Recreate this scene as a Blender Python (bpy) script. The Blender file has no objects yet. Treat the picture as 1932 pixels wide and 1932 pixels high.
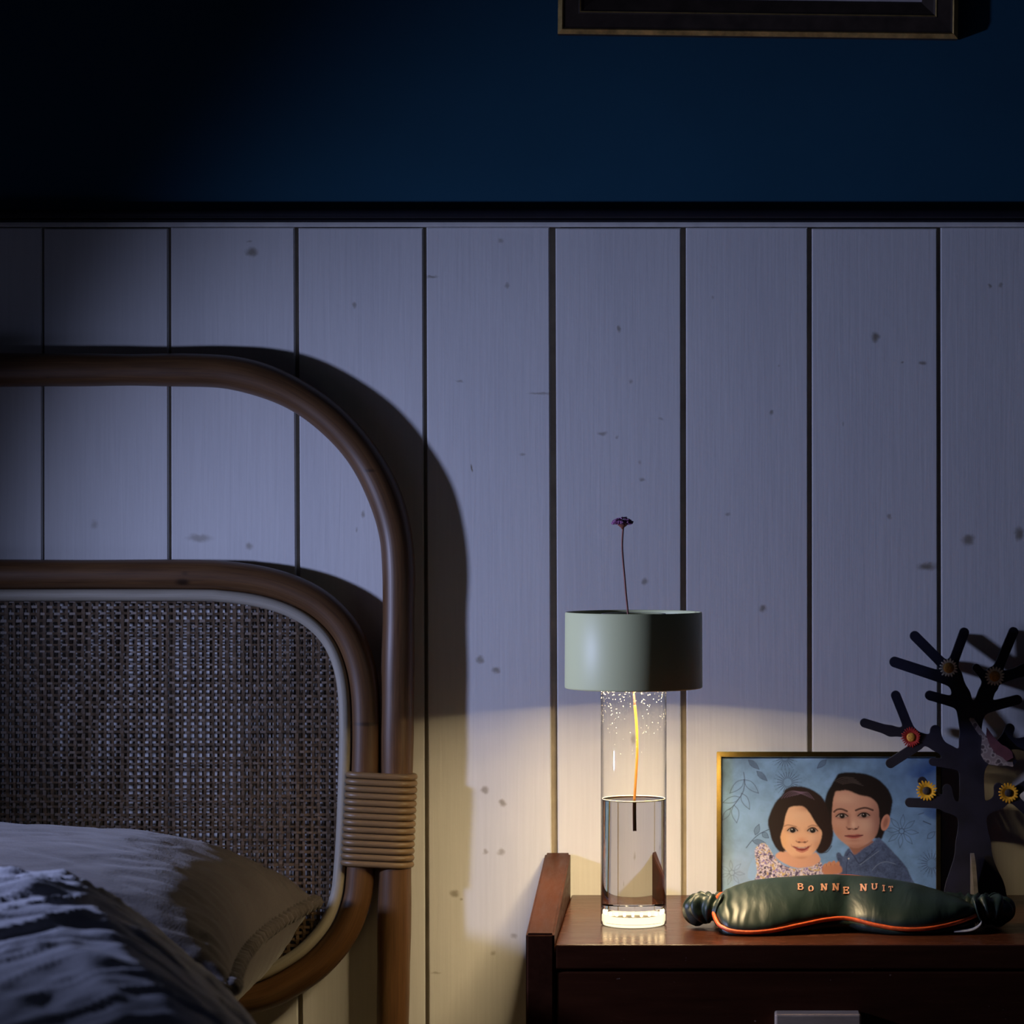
import bpy, bmesh, math, random
import numpy as np
from mathutils import Vector, Matrix, noise as mnoise

# ------------------------------------------------------------------ camera, light, exposure
SC = bpy.context.scene
COL = SC.collection
DW, F, CX, CY, ZC = 2.44, 5700.0, 1310.0, 966.0, 0.86      # camera-wall distance, focal (px), vanishing point, eye height

cam_data = bpy.data.cameras.new('camera')
cam = bpy.data.objects.new('camera', cam_data)
COL.objects.link(cam)
cam.location = (0, -DW, ZC)
cam.rotation_euler = (math.radians(90), 0, 0)
cam_data.sensor_width = 36.0
cam_data.lens = 36.0 * F / 1932.0
cam_data.shift_x = (966.0 - CX) / 1932.0
cam_data.clip_start = 0.05
cam_data.dof.use_dof = True
cam_data.dof.focus_distance = 2.30
cam_data.dof.aperture_fstop = 11.0
SC.camera = cam

world = bpy.data.worlds.new('night_room')
SC.world = world
world.use_nodes = True
world.node_tree.nodes['Background'].inputs[0].default_value = (0.55, 0.62, 1.0, 1)
world.node_tree.nodes['Background'].inputs[1].default_value = 0.008

# cool light of a small lamp standing further left in the room, beyond the bed
key_data = bpy.data.lights.new('cool_lamp_light', 'SPOT')
key_data.color = (0.50, 0.58, 1.0)
key_data.energy = 24.5
key_data.spot_size = math.radians(103)
key_data.spot_blend = 1.0
key_data.shadow_soft_size = 0.022
key = bpy.data.objects.new('cool_lamp_light', key_data)
COL.objects.link(key)
key.location = (-0.90, -0.46, ZC - 0.025)
key.rotation_euler = (Vector((0.10, -0.36, ZC - 0.15)) - Vector(key.location)).to_track_quat('-Z', 'Y').to_euler()

vs = SC.view_settings
vs.view_transform = 'Standard'
vs.look = 'None'
vs.exposure = 0.0
vs.gamma = 1.0
vs.use_curve_mapping = False
SC.cycles.use_denoising = True
SC.cycles.caustics_reflective = False
SC.cycles.caustics_refractive = False
SC.cycles.sample_clamp_indirect = 3.0
SC.cycles.max_bounces = 8
SC.cycles.diffuse_bounces = 3
SC.cycles.glossy_bounces = 3
SC.cycles.transmission_bounces = 8
SC.cycles.transparent_max_bounces = 14

# ------------------------------------------------------------------ helpers
def P(px, py, d=0.0):
    """photo pixel + distance in front of the wall -> point in the room"""
    D = DW - d
    return Vector(((px - CX) / F * D, -d, ZC + (CY - py) / F * D))

def S(px, d=0.0):
    return px / F * (DW - d)

def link(o, parent=None):
    COL.objects.link(o)
    if parent is not None:
        o.parent = parent
    return o

def mk(name, verts, faces, mats, parent=None, smooth=True, uvs=None, fmat=None):
    me = bpy.data.meshes.new(name)
    me.from_pydata([tuple(v) for v in verts], [], faces)
    if not isinstance(mats, (list, tuple)):
        mats = [mats]
    for m in mats:
        me.materials.append(m)
    if fmat:
        me.polygons.foreach_set('material_index', fmat)
    if smooth:
        me.polygons.foreach_set('use_smooth', [True] * len(me.polygons))
    if uvs is not None:
        lay = me.uv_layers.new(name='UVMap')
        li = np.zeros(len(me.loops), dtype=np.int32)
        me.loops.foreach_get('vertex_index', li)
        lay.data.foreach_set('uv', np.asarray(uvs, dtype=np.float32)[li].ravel())
    me.update()
    return link(bpy.data.objects.new(name, me), parent)

def from_bm(name, bm, mat, parent=None, smooth=False):
    me = bpy.data.meshes.new(name)
    bm.to_mesh(me)
    bm.free()
    me.materials.append(mat)
    if smooth:
        me.polygons.foreach_set('use_smooth', [True] * len(me.polygons))
    return link(bpy.data.objects.new(name, me), parent)

def bm_box(bm, x0, x1, y0, y1, z0, z1, bevel=0.0, seg=2):
    r = bmesh.ops.create_cube(bm, size=1.0)
    for v in r['verts']:
        v.co = Vector((x0 + (v.co.x + .5) * (x1 - x0), y0 + (v.co.y + .5) * (y1 - y0), z0 + (v.co.z + .5) * (z1 - z0)))
    if bevel > 0:
        ed = {e for v in r['verts'] for e in v.link_edges}
        bmesh.ops.bevel(bm, geom=list(ed), offset=bevel, segments=seg, affect='EDGES', profile=0.5)

def box(name, x0, x1, y0, y1, z0, z1, mat, parent=None, bevel=0.0, seg=2):
    bm = bmesh.new()
    bm_box(bm, x0, x1, y0, y1, z0, z1, bevel, seg)
    return from_bm(name, bm, mat, parent)

def catmull(pts, n=10, closed=False):
    pts = [Vector(p) for p in pts]
    out = []
    m = len(pts)
    rng = range(m if closed else m - 1)
    for i in rng:
        if closed:
            p0, p1, p2, p3 = pts[(i - 1) % m], pts[i], pts[(i + 1) % m], pts[(i + 2) % m]
        else:
            p0, p1, p2, p3 = pts[max(i - 1, 0)], pts[i], pts[i + 1], pts[min(i + 2, m - 1)]
        for k in range(n):
            t = k / n
            out.append(0.5 * ((2 * p1) + (p2 - p0) * t + (2 * p0 - 5 * p1 + 4 * p2 - p3) * t * t + (3 * p1 - p0 - 3 * p2 + p3) * t ** 3))
    if not closed:
        out.append(pts[-1])
    return out

def tube_data(path, rad, seg=12, closed=False, up=Vector((0, 1, 0)), sq=1.0):
    """rings perpendicular to the path; rad may be a number or f(i, k_len, angle)"""
    n = len(path)
    V, Fc, U = [], [], []
    ln = 0.0
    for i, p in enumerate(path):
        if closed:
            t = path[(i + 1) % n] - path[i - 1]
        else:
            t = path[min(i + 1, n - 1)] - path[max(i - 1, 0)]
        t.normalize()
        a = up - t * up.dot(t)
        if a.length < 1e-4:
            a = Vector((1, 0, 0)) - t * t.x
        a.normalize()
        b = t.cross(a)
        if i:
            ln += (path[i] - path[i - 1]).length
        for k in range(seg):
            th = 2 * math.pi * k / seg
            r = rad(i, ln, th) if callable(rad) else rad
            V.append(p + a * (math.cos(th) * r * sq) + b * (math.sin(th) * r))
            U.append((k / seg, ln))
    last = n if closed else n - 1
    for i in range(last):
        j = (i + 1) % n
        for k in range(seg):
            k2 = (k + 1) % seg
            Fc.append((i * seg + k, i * seg + k2, j * seg + k2, j * seg + k))
    if not closed:
        Fc.append(tuple(range(seg - 1, -1, -1)))
        Fc.append(tuple((n - 1) * seg + k for k in range(seg)))
    return V, Fc, U

def tube(name, path, rad, mat, parent=None, seg=12, closed=False, up=Vector((0, 1, 0)), sq=1.0):
    V, Fc, U = tube_data(path, rad, seg, closed, up, sq)
    return mk(name, V, Fc, mat, parent, True, U)

def lathe(name, prof, c, mat, parent=None, seg=64, smooth=True):
    """prof: list of (r, z) round a vertical axis through c"""
    V, Fc = [], []
    for r, z in prof:
        for k in range(seg):
            th = 2 * math.pi * k / seg
            V.append((c[0] + r * math.cos(th), c[1] + r * math.sin(th), c[2] + z))
    for i in range(len(prof) - 1):
        for k in range(seg):
            k2 = (k + 1) % seg
            Fc.append((i * seg + k, i * seg + k2, (i + 1) * seg + k2, (i + 1) * seg + k))
    o = mk(name, V, Fc, mat, parent, smooth)
    return o

def sharp(o, ang=35):
    me = o.data
    me.set_sharp_from_angle(angle=math.radians(ang))
    return o

def tag(o, label, cat, group=None):
    o['label'] = label
    o['category'] = cat
    if group:
        o['group'] = group
    return o

def struct(o, label=None):
    o['kind'] = 'structure'
    if label:
        o['label'] = label
    return o

def empty(name, loc):
    o = bpy.data.objects.new(name, None)
    o.empty_display_size = 0.02
    o.location = loc
    return link(o)

def adopt(parent, *objs):
    """parent meshes that were built in room coordinates to an Empty away from the origin"""
    inv = Matrix.Translation(parent.location).inverted()
    for o in objs:
        o.parent = parent
        o.matrix_parent_inverse = inv

# ------------------------------------------------------------------ materials
def new_mat(name):
    m = bpy.data.materials.new(name)
    m.use_nodes = True
    nt = m.node_tree
    bs = nt.nodes['Principled BSDF']
    return m, nt, bs

def N(nt, typ, **kw):
    n = nt.nodes.new(typ)
    for k, v in kw.items():
        setattr(n, k, v)
    return n

def pos_node(nt):
    return N(nt, 'ShaderNodeNewGeometry').outputs['Position']

def mapping(nt, src, scale):
    mp = N(nt, 'ShaderNodeMapping')
    mp.inputs['Scale'].default_value = scale
    nt.links.new(src, mp.inputs[0])
    return mp.outputs[0]

def noise_tex(nt, src, scale, detail=3, rough=.5, dist=0):
    n = N(nt, 'ShaderNodeTexNoise')
    n.inputs['Scale'].default_value = scale
    n.inputs['Detail'].default_value = detail
    n.inputs['Roughness'].default_value = rough
    n.inputs['Distortion'].default_value = dist
    nt.links.new(src, n.inputs['Vector'])
    return n.outputs['Fac']

def ramp(nt, src, stops):
    r = N(nt, 'ShaderNodeValToRGB')
    el = r.color_ramp.elements
    el[0].position, el[0].color = stops[0][0], (*stops[0][1], 1)
    el[1].position, el[1].color = stops[1][0], (*stops[1][1], 1)
    for p, c in stops[2:]:
        e = el.new(p)
        e.color = (*c, 1)
    nt.links.new(src, r.inputs[0])
    return r.outputs[0]

def bump(nt, src, strength, dist, bs, prev=None):
    b = N(nt, 'ShaderNodeBump')
    b.inputs['Strength'].default_value = strength
    b.inputs['Distance'].default_value = dist
    nt.links.new(src, b.inputs['Height'])
    if prev is not None:
        nt.links.new(prev, b.inputs['Normal'])
    nt.links.new(b.outputs[0], bs.inputs['Normal'])
    return b.outputs[0]

def mixc(nt, fac, a, b, mode='MIX'):
    m = N(nt, 'ShaderNodeMix', data_type='RGBA', blend_type=mode)
    for sock, val in ((m.inputs[0], fac), (m.inputs[6], a), (m.inputs[7], b)):
        if isinstance(val, (int, float)):
            sock.default_value = val
        elif isinstance(val, (tuple, list)):
            sock.default_value = (*val, 1)
        else:
            nt.links.new(val, sock)
    return m.outputs[2]

def spots(nt, src, items, warp=None):
    """max of soft elliptical spots; items: (Vector centre, rx, rz, strength)"""
    acc = None
    for c, rx, rz, s in items:
        sub = N(nt, 'ShaderNodeVectorMath', operation='SUBTRACT')
        nt.links.new(src, sub.inputs[0])
        sub.inputs[1].default_value = c
        mul = N(nt, 'ShaderNodeVectorMath', operation='MULTIPLY')
        nt.links.new(sub.outputs[0], mul.inputs[0])
        mul.inputs[1].default_value = (1 / rx, 1 / max(rx, rz), 1 / rz)
        ln = N(nt, 'ShaderNodeVectorMath', operation='LENGTH')
        nt.links.new(mul.outputs[0], ln.inputs[0])
        mr = N(nt, 'ShaderNodeMapRange', interpolation_type='SMOOTHSTEP')
        nt.links.new(ln.outputs['Value'], mr.inputs[0])
        mr.inputs[1].default_value = 0.25
        mr.inputs[2].default_value = 1.25
        mr.inputs[3].default_value = s
        mr.inputs[4].default_value = 0.0
        if acc is None:
            acc = mr.outputs[0]
        else:
            mx = N(nt, 'ShaderNodeMath', operation='MAXIMUM')
            nt.links.new(acc, mx.inputs[0])
            nt.links.new(mr.outputs[0], mx.inputs[1])
            acc = mx.outputs[0]
    return acc

def simple(name, col, rough=.5, metal=0.0, spec=.5, nscale=None, var=.15, bstr=0, bdist=.001):
    m, nt, bs = new_mat(name)
    bs.inputs['Roughness'].default_value = rough
    bs.inputs['Metallic'].default_value = metal
    bs.inputs['Specular IOR Level'].default_value = spec
    if nscale:
        f = noise_tex(nt, pos_node(nt), nscale, 4, .6)
        c = ramp(nt, f, [(.3, tuple(x * (1 - var) for x in col)), (.7, tuple(min(1, x * (1 + var)) for x in col))])
        nt.links.new(c, bs.inputs['Base Color'])
        if bstr:
            bump(nt, f, bstr, bdist, bs)
    else:
        bs.inputs['Base Color'].default_value = (*col, 1)
    return m

def emit(name, col, strength):
    m = bpy.data.materials.new(name)
    m.use_nodes = True
    nt = m.node_tree
    nt.nodes.clear()
    e = N(nt, 'ShaderNodeEmission')
    e.inputs[0].default_value = (*col, 1)
    e.inputs[1].default_value = strength
    o = N(nt, 'ShaderNodeOutputMaterial')
    nt.links.new(e.outputs[0], o.inputs[0])
    return m

def thin_glass(name, tint=(1, 1, 1), gloss=.65, ior=1.45, edge=None):
    m = bpy.data.materials.new(name)
    m.use_nodes = True
    nt = m.node_tree
    nt.nodes.clear()
    t = N(nt, 'ShaderNodeBsdfTransparent')
    if edge:
        lw = N(nt, 'ShaderNodeLayerWeight')
        lw.inputs[0].default_value = .5
        c = ramp(nt, lw.outputs['Facing'], [(.55, tint), (1.0, edge)])
        nt.links.new(c, t.inputs[0])
    else:
        t.inputs[0].default_value = (*tint, 1)
    g = N(nt, 'ShaderNodeBsdfGlossy')
    g.inputs['Roughness'].default_value = .03
    g.inputs['Color'].default_value = (gloss, gloss, gloss, 1)
    lf = N(nt, 'ShaderNodeLayerWeight')
    lf.inputs[0].default_value = .5
    f0 = ((ior - 1) / (ior + 1)) ** 2
    pw_ = N(nt, 'ShaderNodeMath', operation='POWER')
    nt.links.new(lf.outputs['Facing'], pw_.inputs[0])
    pw_.inputs[1].default_value = 5.0
    fr = N(nt, 'ShaderNodeMath', operation='MULTIPLY_ADD')
    nt.links.new(pw_.outputs[0], fr.inputs[0])
    fr.inputs[1].default_value = .9 - f0
    fr.inputs[2].default_value = f0
    mx = N(nt, 'ShaderNodeMixShader')
    nt.links.new(fr.outputs[0], mx.inputs[0])
    nt.links.new(t.outputs[0], mx.inputs[1])
    nt.links.new(g.outputs[0], mx.inputs[2])
    o = N(nt, 'ShaderNodeOutputMaterial')
    nt.links.new(mx.outputs[0], o.inputs[0])
    return m

# painted boards: white paint over knotty pine
KNOTS = [(475, 476, 13, 9, .8), (668, 576, 5, 6, .6), (945, 455, 6, 6, .5), (957, 540, 5, 6, .5), (815, 522, 13, 2.5, .7),
         (868, 720, 8, 3, .5), (1168, 621, 4, 8, .7), (1190, 720, 5, 6, .5), (1137, 818, 10, 5, .6), (1165, 825, 4, 4, .5),
         (1207, 873, 5, 4, .4), (1212, 905, 7, 5, .6), (1217, 1097, 7, 7, .7), (1440, 1148, 8, 8, .8), (1455, 778, 5, 6, .7),
         (1373, 970, 5, 4, .5), (1652, 636, 9, 10, .9), (1741, 685, 7, 5, .8), (1701, 685, 4, 3, .7), (1678, 975, 5, 5, .6),
         (1827, 1018, 13, 12, .85), (1923, 1007, 10, 14, .85), (1749, 1069, 20, 9, .9), (1867, 540, 4, 4, .8), (1888, 538, 5, 5, .6),
         (376, 1015, 26, 9, .55), (470, 1030, 8, 9, .6), (178, 990, 8, 10, .4), (890, 884, 2.5, 8, 1.0), (906, 1245, 9, 9, .7),
         (936, 1264, 9, 7, .75), (915, 1490, 8, 8, .7), (948, 1515, 8, 8, .75), (915, 1607, 6, 6, .6), (945, 1608, 8, 7, .6),
         (858, 1686, 10, 8, .75), (870, 1697, 4, 4, .6), (685, 970, 4, 7, .6), (672, 1000, 3, 5, .5), (986, 857, 6, 4, .5),
         (1247, 791, 5, 3, .4), (1020, 742, 26, 3, .55), (930, 1798, 6, 6, .5), (970, 1765, 7, 6, .5), (470, 455, 6, 3, .5), (1195, 1395, 7, 12, .5),
         (1190, 1612, 6, 9, .5), (1250, 1665, 5, 6, .4), (822, 1835, 10, 3, .5), (1470, 690, 3, 3, .4), (1345, 560, 3, 3, .4), (1590, 800, 3, 3, .4)]

def plank_material(knots):
    m, nt, bs = new_mat('painted_pine_board')
    pos = pos_node(nt)
    # grain-distorted coordinates keep the knots irregular
    nz = N(nt, 'ShaderNodeTexNoise')
    nz.inputs['Scale'].default_value = 180
    nt.links.new(pos, nz.inputs['Vector'])
    sub = N(nt, 'ShaderNodeVectorMath', operation='SUBTRACT')
    nt.links.new(nz.outputs['Color'], sub.inputs[0])
    sub.inputs[1].default_value = (.5, .5, .5)
    sc = N(nt, 'ShaderNodeVectorMath', operation='SCALE')
    nt.links.new(sub.outputs[0], sc.inputs[0])
    sc.inputs['Scale'].default_value = .0045
    add = N(nt, 'ShaderNodeVectorMath', operation='ADD')
    nt.links.new(pos, add.inputs[0])
    nt.links.new(sc.outputs[0], add.inputs[1])
    kn = spots(nt, add.outputs[0], [(P(x, y), S(rx), S(rz), s * .85) for x, y, rx, rz, s in knots]) if knots else None
    grain = noise_tex(nt, mapping(nt, pos, (1, 1, .035)), 330, 4, .6, .4)
    broad = noise_tex(nt, mapping(nt, pos, (1, 1, .25)), 14, 3, .5)
    c = ramp(nt, broad, [(.3, (.74, .74, .74)), (.7, (.82, .815, .80))])
    c = mixc(nt, .09, c, ramp(nt, grain, [(.3, (.45, .45, .45)), (.65, (.95, .95, .95))]))
    if kn is not None:
        c = mixc(nt, kn, c, (.20, .155, .085))
    nt.links.new(c, bs.inputs['Base Color'])
    bs.inputs['Roughness'].default_value = .55
    bs.inputs['Specular IOR Level'].default_value = .25
    b1 = bump(nt, grain, .25, .0006, bs)
    bump(nt, noise_tex(nt, pos, 90, 2), .15, .001, bs, b1)
    return m

M_PLANK0 = plank_material([])

def blue_wall_material():
    m, nt, bs = new_mat('deep_blue_plaster')
    pos = pos_node(nt)
    f = noise_tex(nt, pos, 6, 4, .6)
    c = ramp(nt, f, [(.3, (.016, .080, .135)), (.7, (.019, .092, .155))])
    nt.links.new(c, bs.inputs['Base Color'])
    bs.inputs['Roughness'].default_value = .7
    bs.inputs['Specular IOR Level'].default_value = .15
    bump(nt, noise_tex(nt, pos, 260, 3), .12, .0006, bs)
    return m

M_BLUE = blue_wall_material()
M_BACKING = simple('raw_board_tongue', (.38, .32, .23), .7, nscale=40, var=.2)
M_RAIL = simple('black_painted_rail', (.012, .012, .018), .5, spec=.2, nscale=40)
M_CAP = simple('painted_cap_strip', (.70, .69, .66), .55, nscale=60, var=.1, bstr=.2)
M_FLOOR = simple('dark_floor_boards', (.10, .07, .05), .5, nscale=12, var=.3)

def wood_material(name, dark, light, rough, axis=(1, 1, 1), gs=30, spec=.5, chips=True):
    m, nt, bs = new_mat(name)
    pos = pos_node(nt)
    g = noise_tex(nt, mapping(nt, pos, axis), gs, 5, .6, 1.2)
    fine = noise_tex(nt, mapping(nt, pos, axis), gs * 9, 3, .6)
    c = ramp(nt, g, [(.3, dark), (.7, light)])
    c = mixc(nt, .25, c, ramp(nt, fine, [(.3, tuple(x * .5 for x in dark)), (.7, light)]))
    if chips:
        ch = noise_tex(nt, mapping(nt, pos, (1, 1, 1.3)), 240, 2, .5)
        c = mixc(nt, ramp(nt, ch, [(.765, (0, 0, 0)), (.80, (1, 1, 1))]), c, (.42, .30, .24))
    nt.links.new(c, bs.inputs['Base Color'])
    r = ramp(nt, fine, [(.3, (rough * .85,) * 3), (.7, (min(1, rough * 1.2),) * 3)])
    nt.links.new(r, bs.inputs['Roughness'])
    bs.inputs['Specular IOR Level'].default_value = spec
    bump(nt, fine, .12, .0005, bs)
    return m

M_MAHOG = wood_material('reddish_mahogany', (.046, .014, .007), (.092, .030, .014), .24, (.12, 1, 1), 26, .07)
M_MAHOG_S = wood_material('reddish_mahogany_side', (.040, .012, .006), (.075, .025, .012), .45, (1, .12, 1), 26, .05)
M_HANDLE = wood_material('worn_handle_wood', (.58, .42, .30), (.80, .62, .46), .45, (.2, 1, 1), 40)

RNODES = [(345, 1098, 16, 8, .9), (350, 1082, 9, 5, .7), (692, 1366, 28, 5, .75), (698, 888, 14, 4, .8), (655, 1706, 16, 9, .9), (90, 712, 4, 3, .5)]

def rattan_material(name, dark, light, knots=True, rough=.42):
    m, nt, bs = new_mat(name)
    uv = N(nt, 'ShaderNodeUVMap').outputs[0]
    g = noise_tex(nt, mapping(nt, uv, (9, 7, 1)), 3.0, 5, .62, .3)
    st = noise_tex(nt, mapping(nt, uv, (30, 5, 1)), 2.5, 3, .6)
    c = ramp(nt, g, [(.28, dark), (.72, light)])
    c = mixc(nt, .35, c, ramp(nt, st, [(.3, tuple(x * .55 for x in dark)), (.7, light)]))
    if knots:
        k = spots(nt, pos_node(nt), [(P(x, y, .03), S(rx), S(rz), s) for x, y, rx, rz, s in RNODES])
        c = mixc(nt, k, c, tuple(x * .25 for x in dark))
    nt.links.new(c, bs.inputs['Base Color'])
    bs.inputs['Roughness'].default_value = rough
    bs.inputs['Specular IOR Level'].default_value = .5
    bump(nt, st, .15, .0006, bs)
    return m

M_RATTAN = rattan_material('brown_rattan_pole', (.070, .032, .014), (.165, .080, .030))
M_RIM = rattan_material('pale_cane_rim', (.30, .27, .21), (.46, .42, .34), False, .5)
M_CANE = rattan_material('split_cane_binding', (.17, .105, .05), (.27, .17, .08), False, .4)
M_WEAVE = simple('woven_cane', (.115, .074, .042), .45, nscale=220, var=.4)
M_NAIL = simple('small_brass_nail', (.5, .42, .3), .35, 1.0)

def linen(name, col, var=.12, bstr=.35):
    m, nt, bs = new_mat(name)
    pos = pos_node(nt)
    f = noise_tex(nt, pos, 70, 5, .7)
    w = noise_tex(nt, mapping(nt, pos, (1, 1, 1)), 700, 2, .6)
    c = ramp(nt, f, [(.3, tuple(x * (1 - var) for x in col)), (.7, tuple(x * (1 + var) for x in col))])
    c = mixc(nt, .22, c, ramp(nt, w, [(.35, tuple(x * .6 for x in col)), (.65, tuple(min(1, x * 1.3) for x in col))]))
    nt.links.new(c, bs.inputs['Base Color'])
    bs.inputs['Roughness'].default_value = .9
    bs.inputs['Specular IOR Level'].default_value = .1
    bs.inputs['Sheen Weight'].default_value = .15
    b = bump(nt, w, bstr, .0006, bs)
    bump(nt, f, .3, .002, bs, b)
    return m

M_LINEN_B = linen('taupe_linen', (.072, .060, .055))
M_LINEN_F = linen('pale_grey_linen', (.45, .45, .49))
M_LINEN_M = linen('mattress_cover', (.50, .42, .24))

M_SHADE = simple('sage_lacquer', (.90, .92, .50), .45, spec=.5)
M_SHADE_IN = simple('white_lacquer', (.8, .8, .76), .5)
M_TOPPLATE = simple('sage_top_plate', (.30, .35, .27), .5)
M_GLASS = thin_glass('clear_lamp_glass', (1, 1, .99), edge=(.30, .30, .32))
M_BASEDISC = simple('amber_base_disc', (.30, .19, .06), .4)
M_PANE = thin_glass('clear_pane', (.98, .98, .98), gloss=.6)
M_LED = emit('warm_led', (1.0, .75, .41), 1000)
M_BASE_GLOW = emit('lit_base_ring', (1.0, .82, .52), 1.7)
M_BASE_LED = emit('base_led', (1.0, .74, .38), 14.0)
m = bpy.data.materials.new('water')
m.use_nodes = True
m.node_tree.nodes.clear()
_g = N(m.node_tree, 'ShaderNodeBsdfGlass')
_g.inputs['IOR'].default_value = 1.36
_g.inputs['Roughness'].default_value = 0
_o = N(m.node_tree, 'ShaderNodeOutputMaterial')
m.node_tree.links.new(_g.outputs[0], _o.inputs[0])
M_WATER = m
M_BRASS = simple('aged_brass', (.55, .37, .10), .2, 1.0, nscale=60, var=.25)
M_GILT = simple('gilt_moulding', (.70, .48, .17), .38, .55, nscale=90, var=.4, bstr=.3)
M_DARKFRAME = simple('dark_walnut_frame', (.055, .038, .028), .45, nscale=60, var=.3)
M_TREE = simple('navy_painted_board', (.012, .012, .026), .5, nscale=50, var=.4)
M_TREE_EDGE = simple('worn_board_edge', (.018, .018, .028), .6, nscale=90, var=.4)
M_STEM = simple('reddish_stem', (.30, .10, .07), .5, nscale=60, var=.3)
M_STEM_LOW = simple('lamp_tinted_lower_stem', (.55, .22, .03), .5)  # the lamp's orange light on an olive stem is put into this colour
M_FLORET = simple('purple_floret', (.42, .17, .36), .6, nscale=500, var=.7)
M_BACK = simple('black_backing_card', (.03, .03, .03), .7)

# ------------------------------------------------------------------ wall, boards, rails, floor
ZRAIL = P(0, 413).z
BACKY = 0.0055
bmw = []
verts = [(-2.2, BACKY, 0), (2.2, BACKY, 0), (2.2, BACKY, ZRAIL), (-2.2, BACKY, ZRAIL), (2.2, BACKY, 2.5), (-2.2, BACKY, 2.5),
         (-2.2, .12, 0), (2.2, .12, 0), (2.2, .12, 2.5), (-2.2, .12, 2.5)]
faces = [(0, 1, 2, 3), (3, 2, 4, 5), (7, 6, 9, 8), (0, 3, 5, 9, 6), (1, 7, 8, 4, 2), (5, 4, 8, 9), (0, 6, 7, 1)]
wall = mk('wall_back', verts, faces, [M_BACKING, M_BLUE], smooth=False, fmat=[0, 1, 1, 1, 1, 1, 0])
struct(wall, 'deep blue wall above white painted vertical boards')

# groove centres (px at top, px at bottom, half width in px)
GROOVES = [(81, 82, 2.3), (319.5, 322, 3.2), (559, 568, 4.2), (801, 807, 3.6), (1042, 1049, 6.0), (1289, 1291, 5.0), (1527.5, 1529, 4.2), (1771, 1774, 3.6)]
w0 = 241
left = [(81 - w0 * k, 82 - w0 * k, 3.2) for k in range(9, 0, -1)]
right = [(1771 + 243 * k, 1774 + 243 * k, 3.6) for k in range(1, 10)]
G = left + GROOVES + right
ZTOP_B = P(0, 429).z
YB = 2300
ZBOT = 0.02
for i in range(len(G) - 1):
    a, b = G[i], G[i + 1]
    def gx(g, z, side):
        py = CY - (z - ZC) / DW * F
        t = (py - 430) / (1932 - 430)
        return ((g[0] + (g[1] - g[0]) * min(max(t, 0), 1.3) + side * g[2]) - CX) / F * DW
    zt = ZTOP_B - [0, .0008, .0003, .001, .0002, .0006][i % 6]
    bm = bmesh.new()
    bm_box(bm, 0, 1, 0, BACKY - .0003, ZBOT, zt)
    for v in bm.verts:
        v.co.x = gx(a, v.co.z, 1) if v.co.x < .5 else gx(b, v.co.z, -1)
    bmesh.ops.bevel(bm, geom=[e for e in bm.edges if all(v.co.y < .001 for v in e.verts)], offset=.0007, segments=2, affect='EDGES')
    kn_ = [k for k in KNOTS if a[0] - 20 < k[0] < b[0] + 20]
    o = from_bm('plank', bm, plank_material(kn_) if kn_ else M_PLANK0, wall)

rail = box('trim_1', -2.2, 2.2, -.010, BACKY, P(0, 413).z, P(0, 397).z, M_RAIL, bevel=.003, seg=3)
struct(rail, 'black painted rail running along the wall above the boards')
bead = box('trim_2', -2.2, 2.2, -.004, BACKY, P(0, 418.5).z, P(0, 413).z - .0001, M_RAIL, bevel=.0012)
struct(bead, 'narrow dark bead under the black rail')
cap = box('trim_3', -2.2, 2.2, -.0018, BACKY, P(0, 428).z, P(0, 419).z, M_CAP, bevel=.0008)
struct(cap, 'thin white cap strip along the top of the boards')
floor = box('floor', -2.2, 2.2, -2.9, .12, -.04, 0.0, M_FLOOR)
struct(floor, 'dark wooden bedroom floor')

# ------------------------------------------------------------------ headboard
HD = .0195
XMIR = -374                                                   # symmetry axis of the bed in wall pixels
def hp(x, y, d=HD):
    return P(x, y, d)
def mirror_path(pts):
    return [(2 * XMIR - x, y) for x, y in reversed(pts)]

hb = empty('rattan_headboard', (P(XMIR, 0, HD).x, -HD, 0))
parts = []
right_leg = [(728, 3050), (735, 2300), (741, 1932), (746, 1600), (750, 1300), (752, 1150), (752, 1075)]
arc = [(380 + 372 * math.sin(a), 1075 - 376 * math.cos(a)) for a in [math.radians(t) for t in range(80, 5, -10)]]
outer_r = right_leg + arc + [(380, 699), (250, 698), (0, 698)]
outer = outer_r + mirror_path(outer_r)[1:] if False else outer_r + [(XMIR, 698)] + [(2 * XMIR - x, y) for x, y in reversed(outer_r)]
path = catmull([hp(x, y) for x, y in outer], 6)
RO = S(31, HD)
o = tube('outer_frame', path, lambda i, l, t: RO * (1 + .025 * math.sin(l * 37) + .015 * math.sin(l * 91 + 1)), M_RATTAN, None, 20)
parts.append(o)

inner_r = [(350, 1084), (430, 1087), (500, 1097), (560, 1116), (610, 1145), (650, 1187), (675, 1240), (687, 1300), (690, 1380), (688, 1480), (684, 1580),
           (680, 1640), (672, 1700), (648, 1760), (606, 1812), (555, 1850), (490, 1880), (400, 1893), (200, 1896)]
inner_loop = [(0, 1084)] + inner_r + [(0, 1896)]
inner_full = inner_loop + [(2 * XMIR - x, y) for x, y in reversed(inner_loop)]
def offset_loop(pts, off):
    out = []
    n = len(pts)
    for i in range(n):
        a, b = Vector(pts[i - 1]), Vector(pts[(i + 1) % n])
        t = (b - a).normalized()
        nrm = Vector((-t.y, t.x))
        out.append(tuple(Vector(pts[i]) + nrm * off))
    return out
path = catmull([hp(x, y, HD + .001) for x, y in inner_full], 6, True)
RI = S(28, HD)
o = tube('inner_frame', path, lambda i, l, t: RI * (1 + .02 * math.sin(l * 41 + 2)), M_RATTAN, None, 20, True)
parts.append(o)
rim_pts = offset_loop(inner_full, 39)
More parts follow.
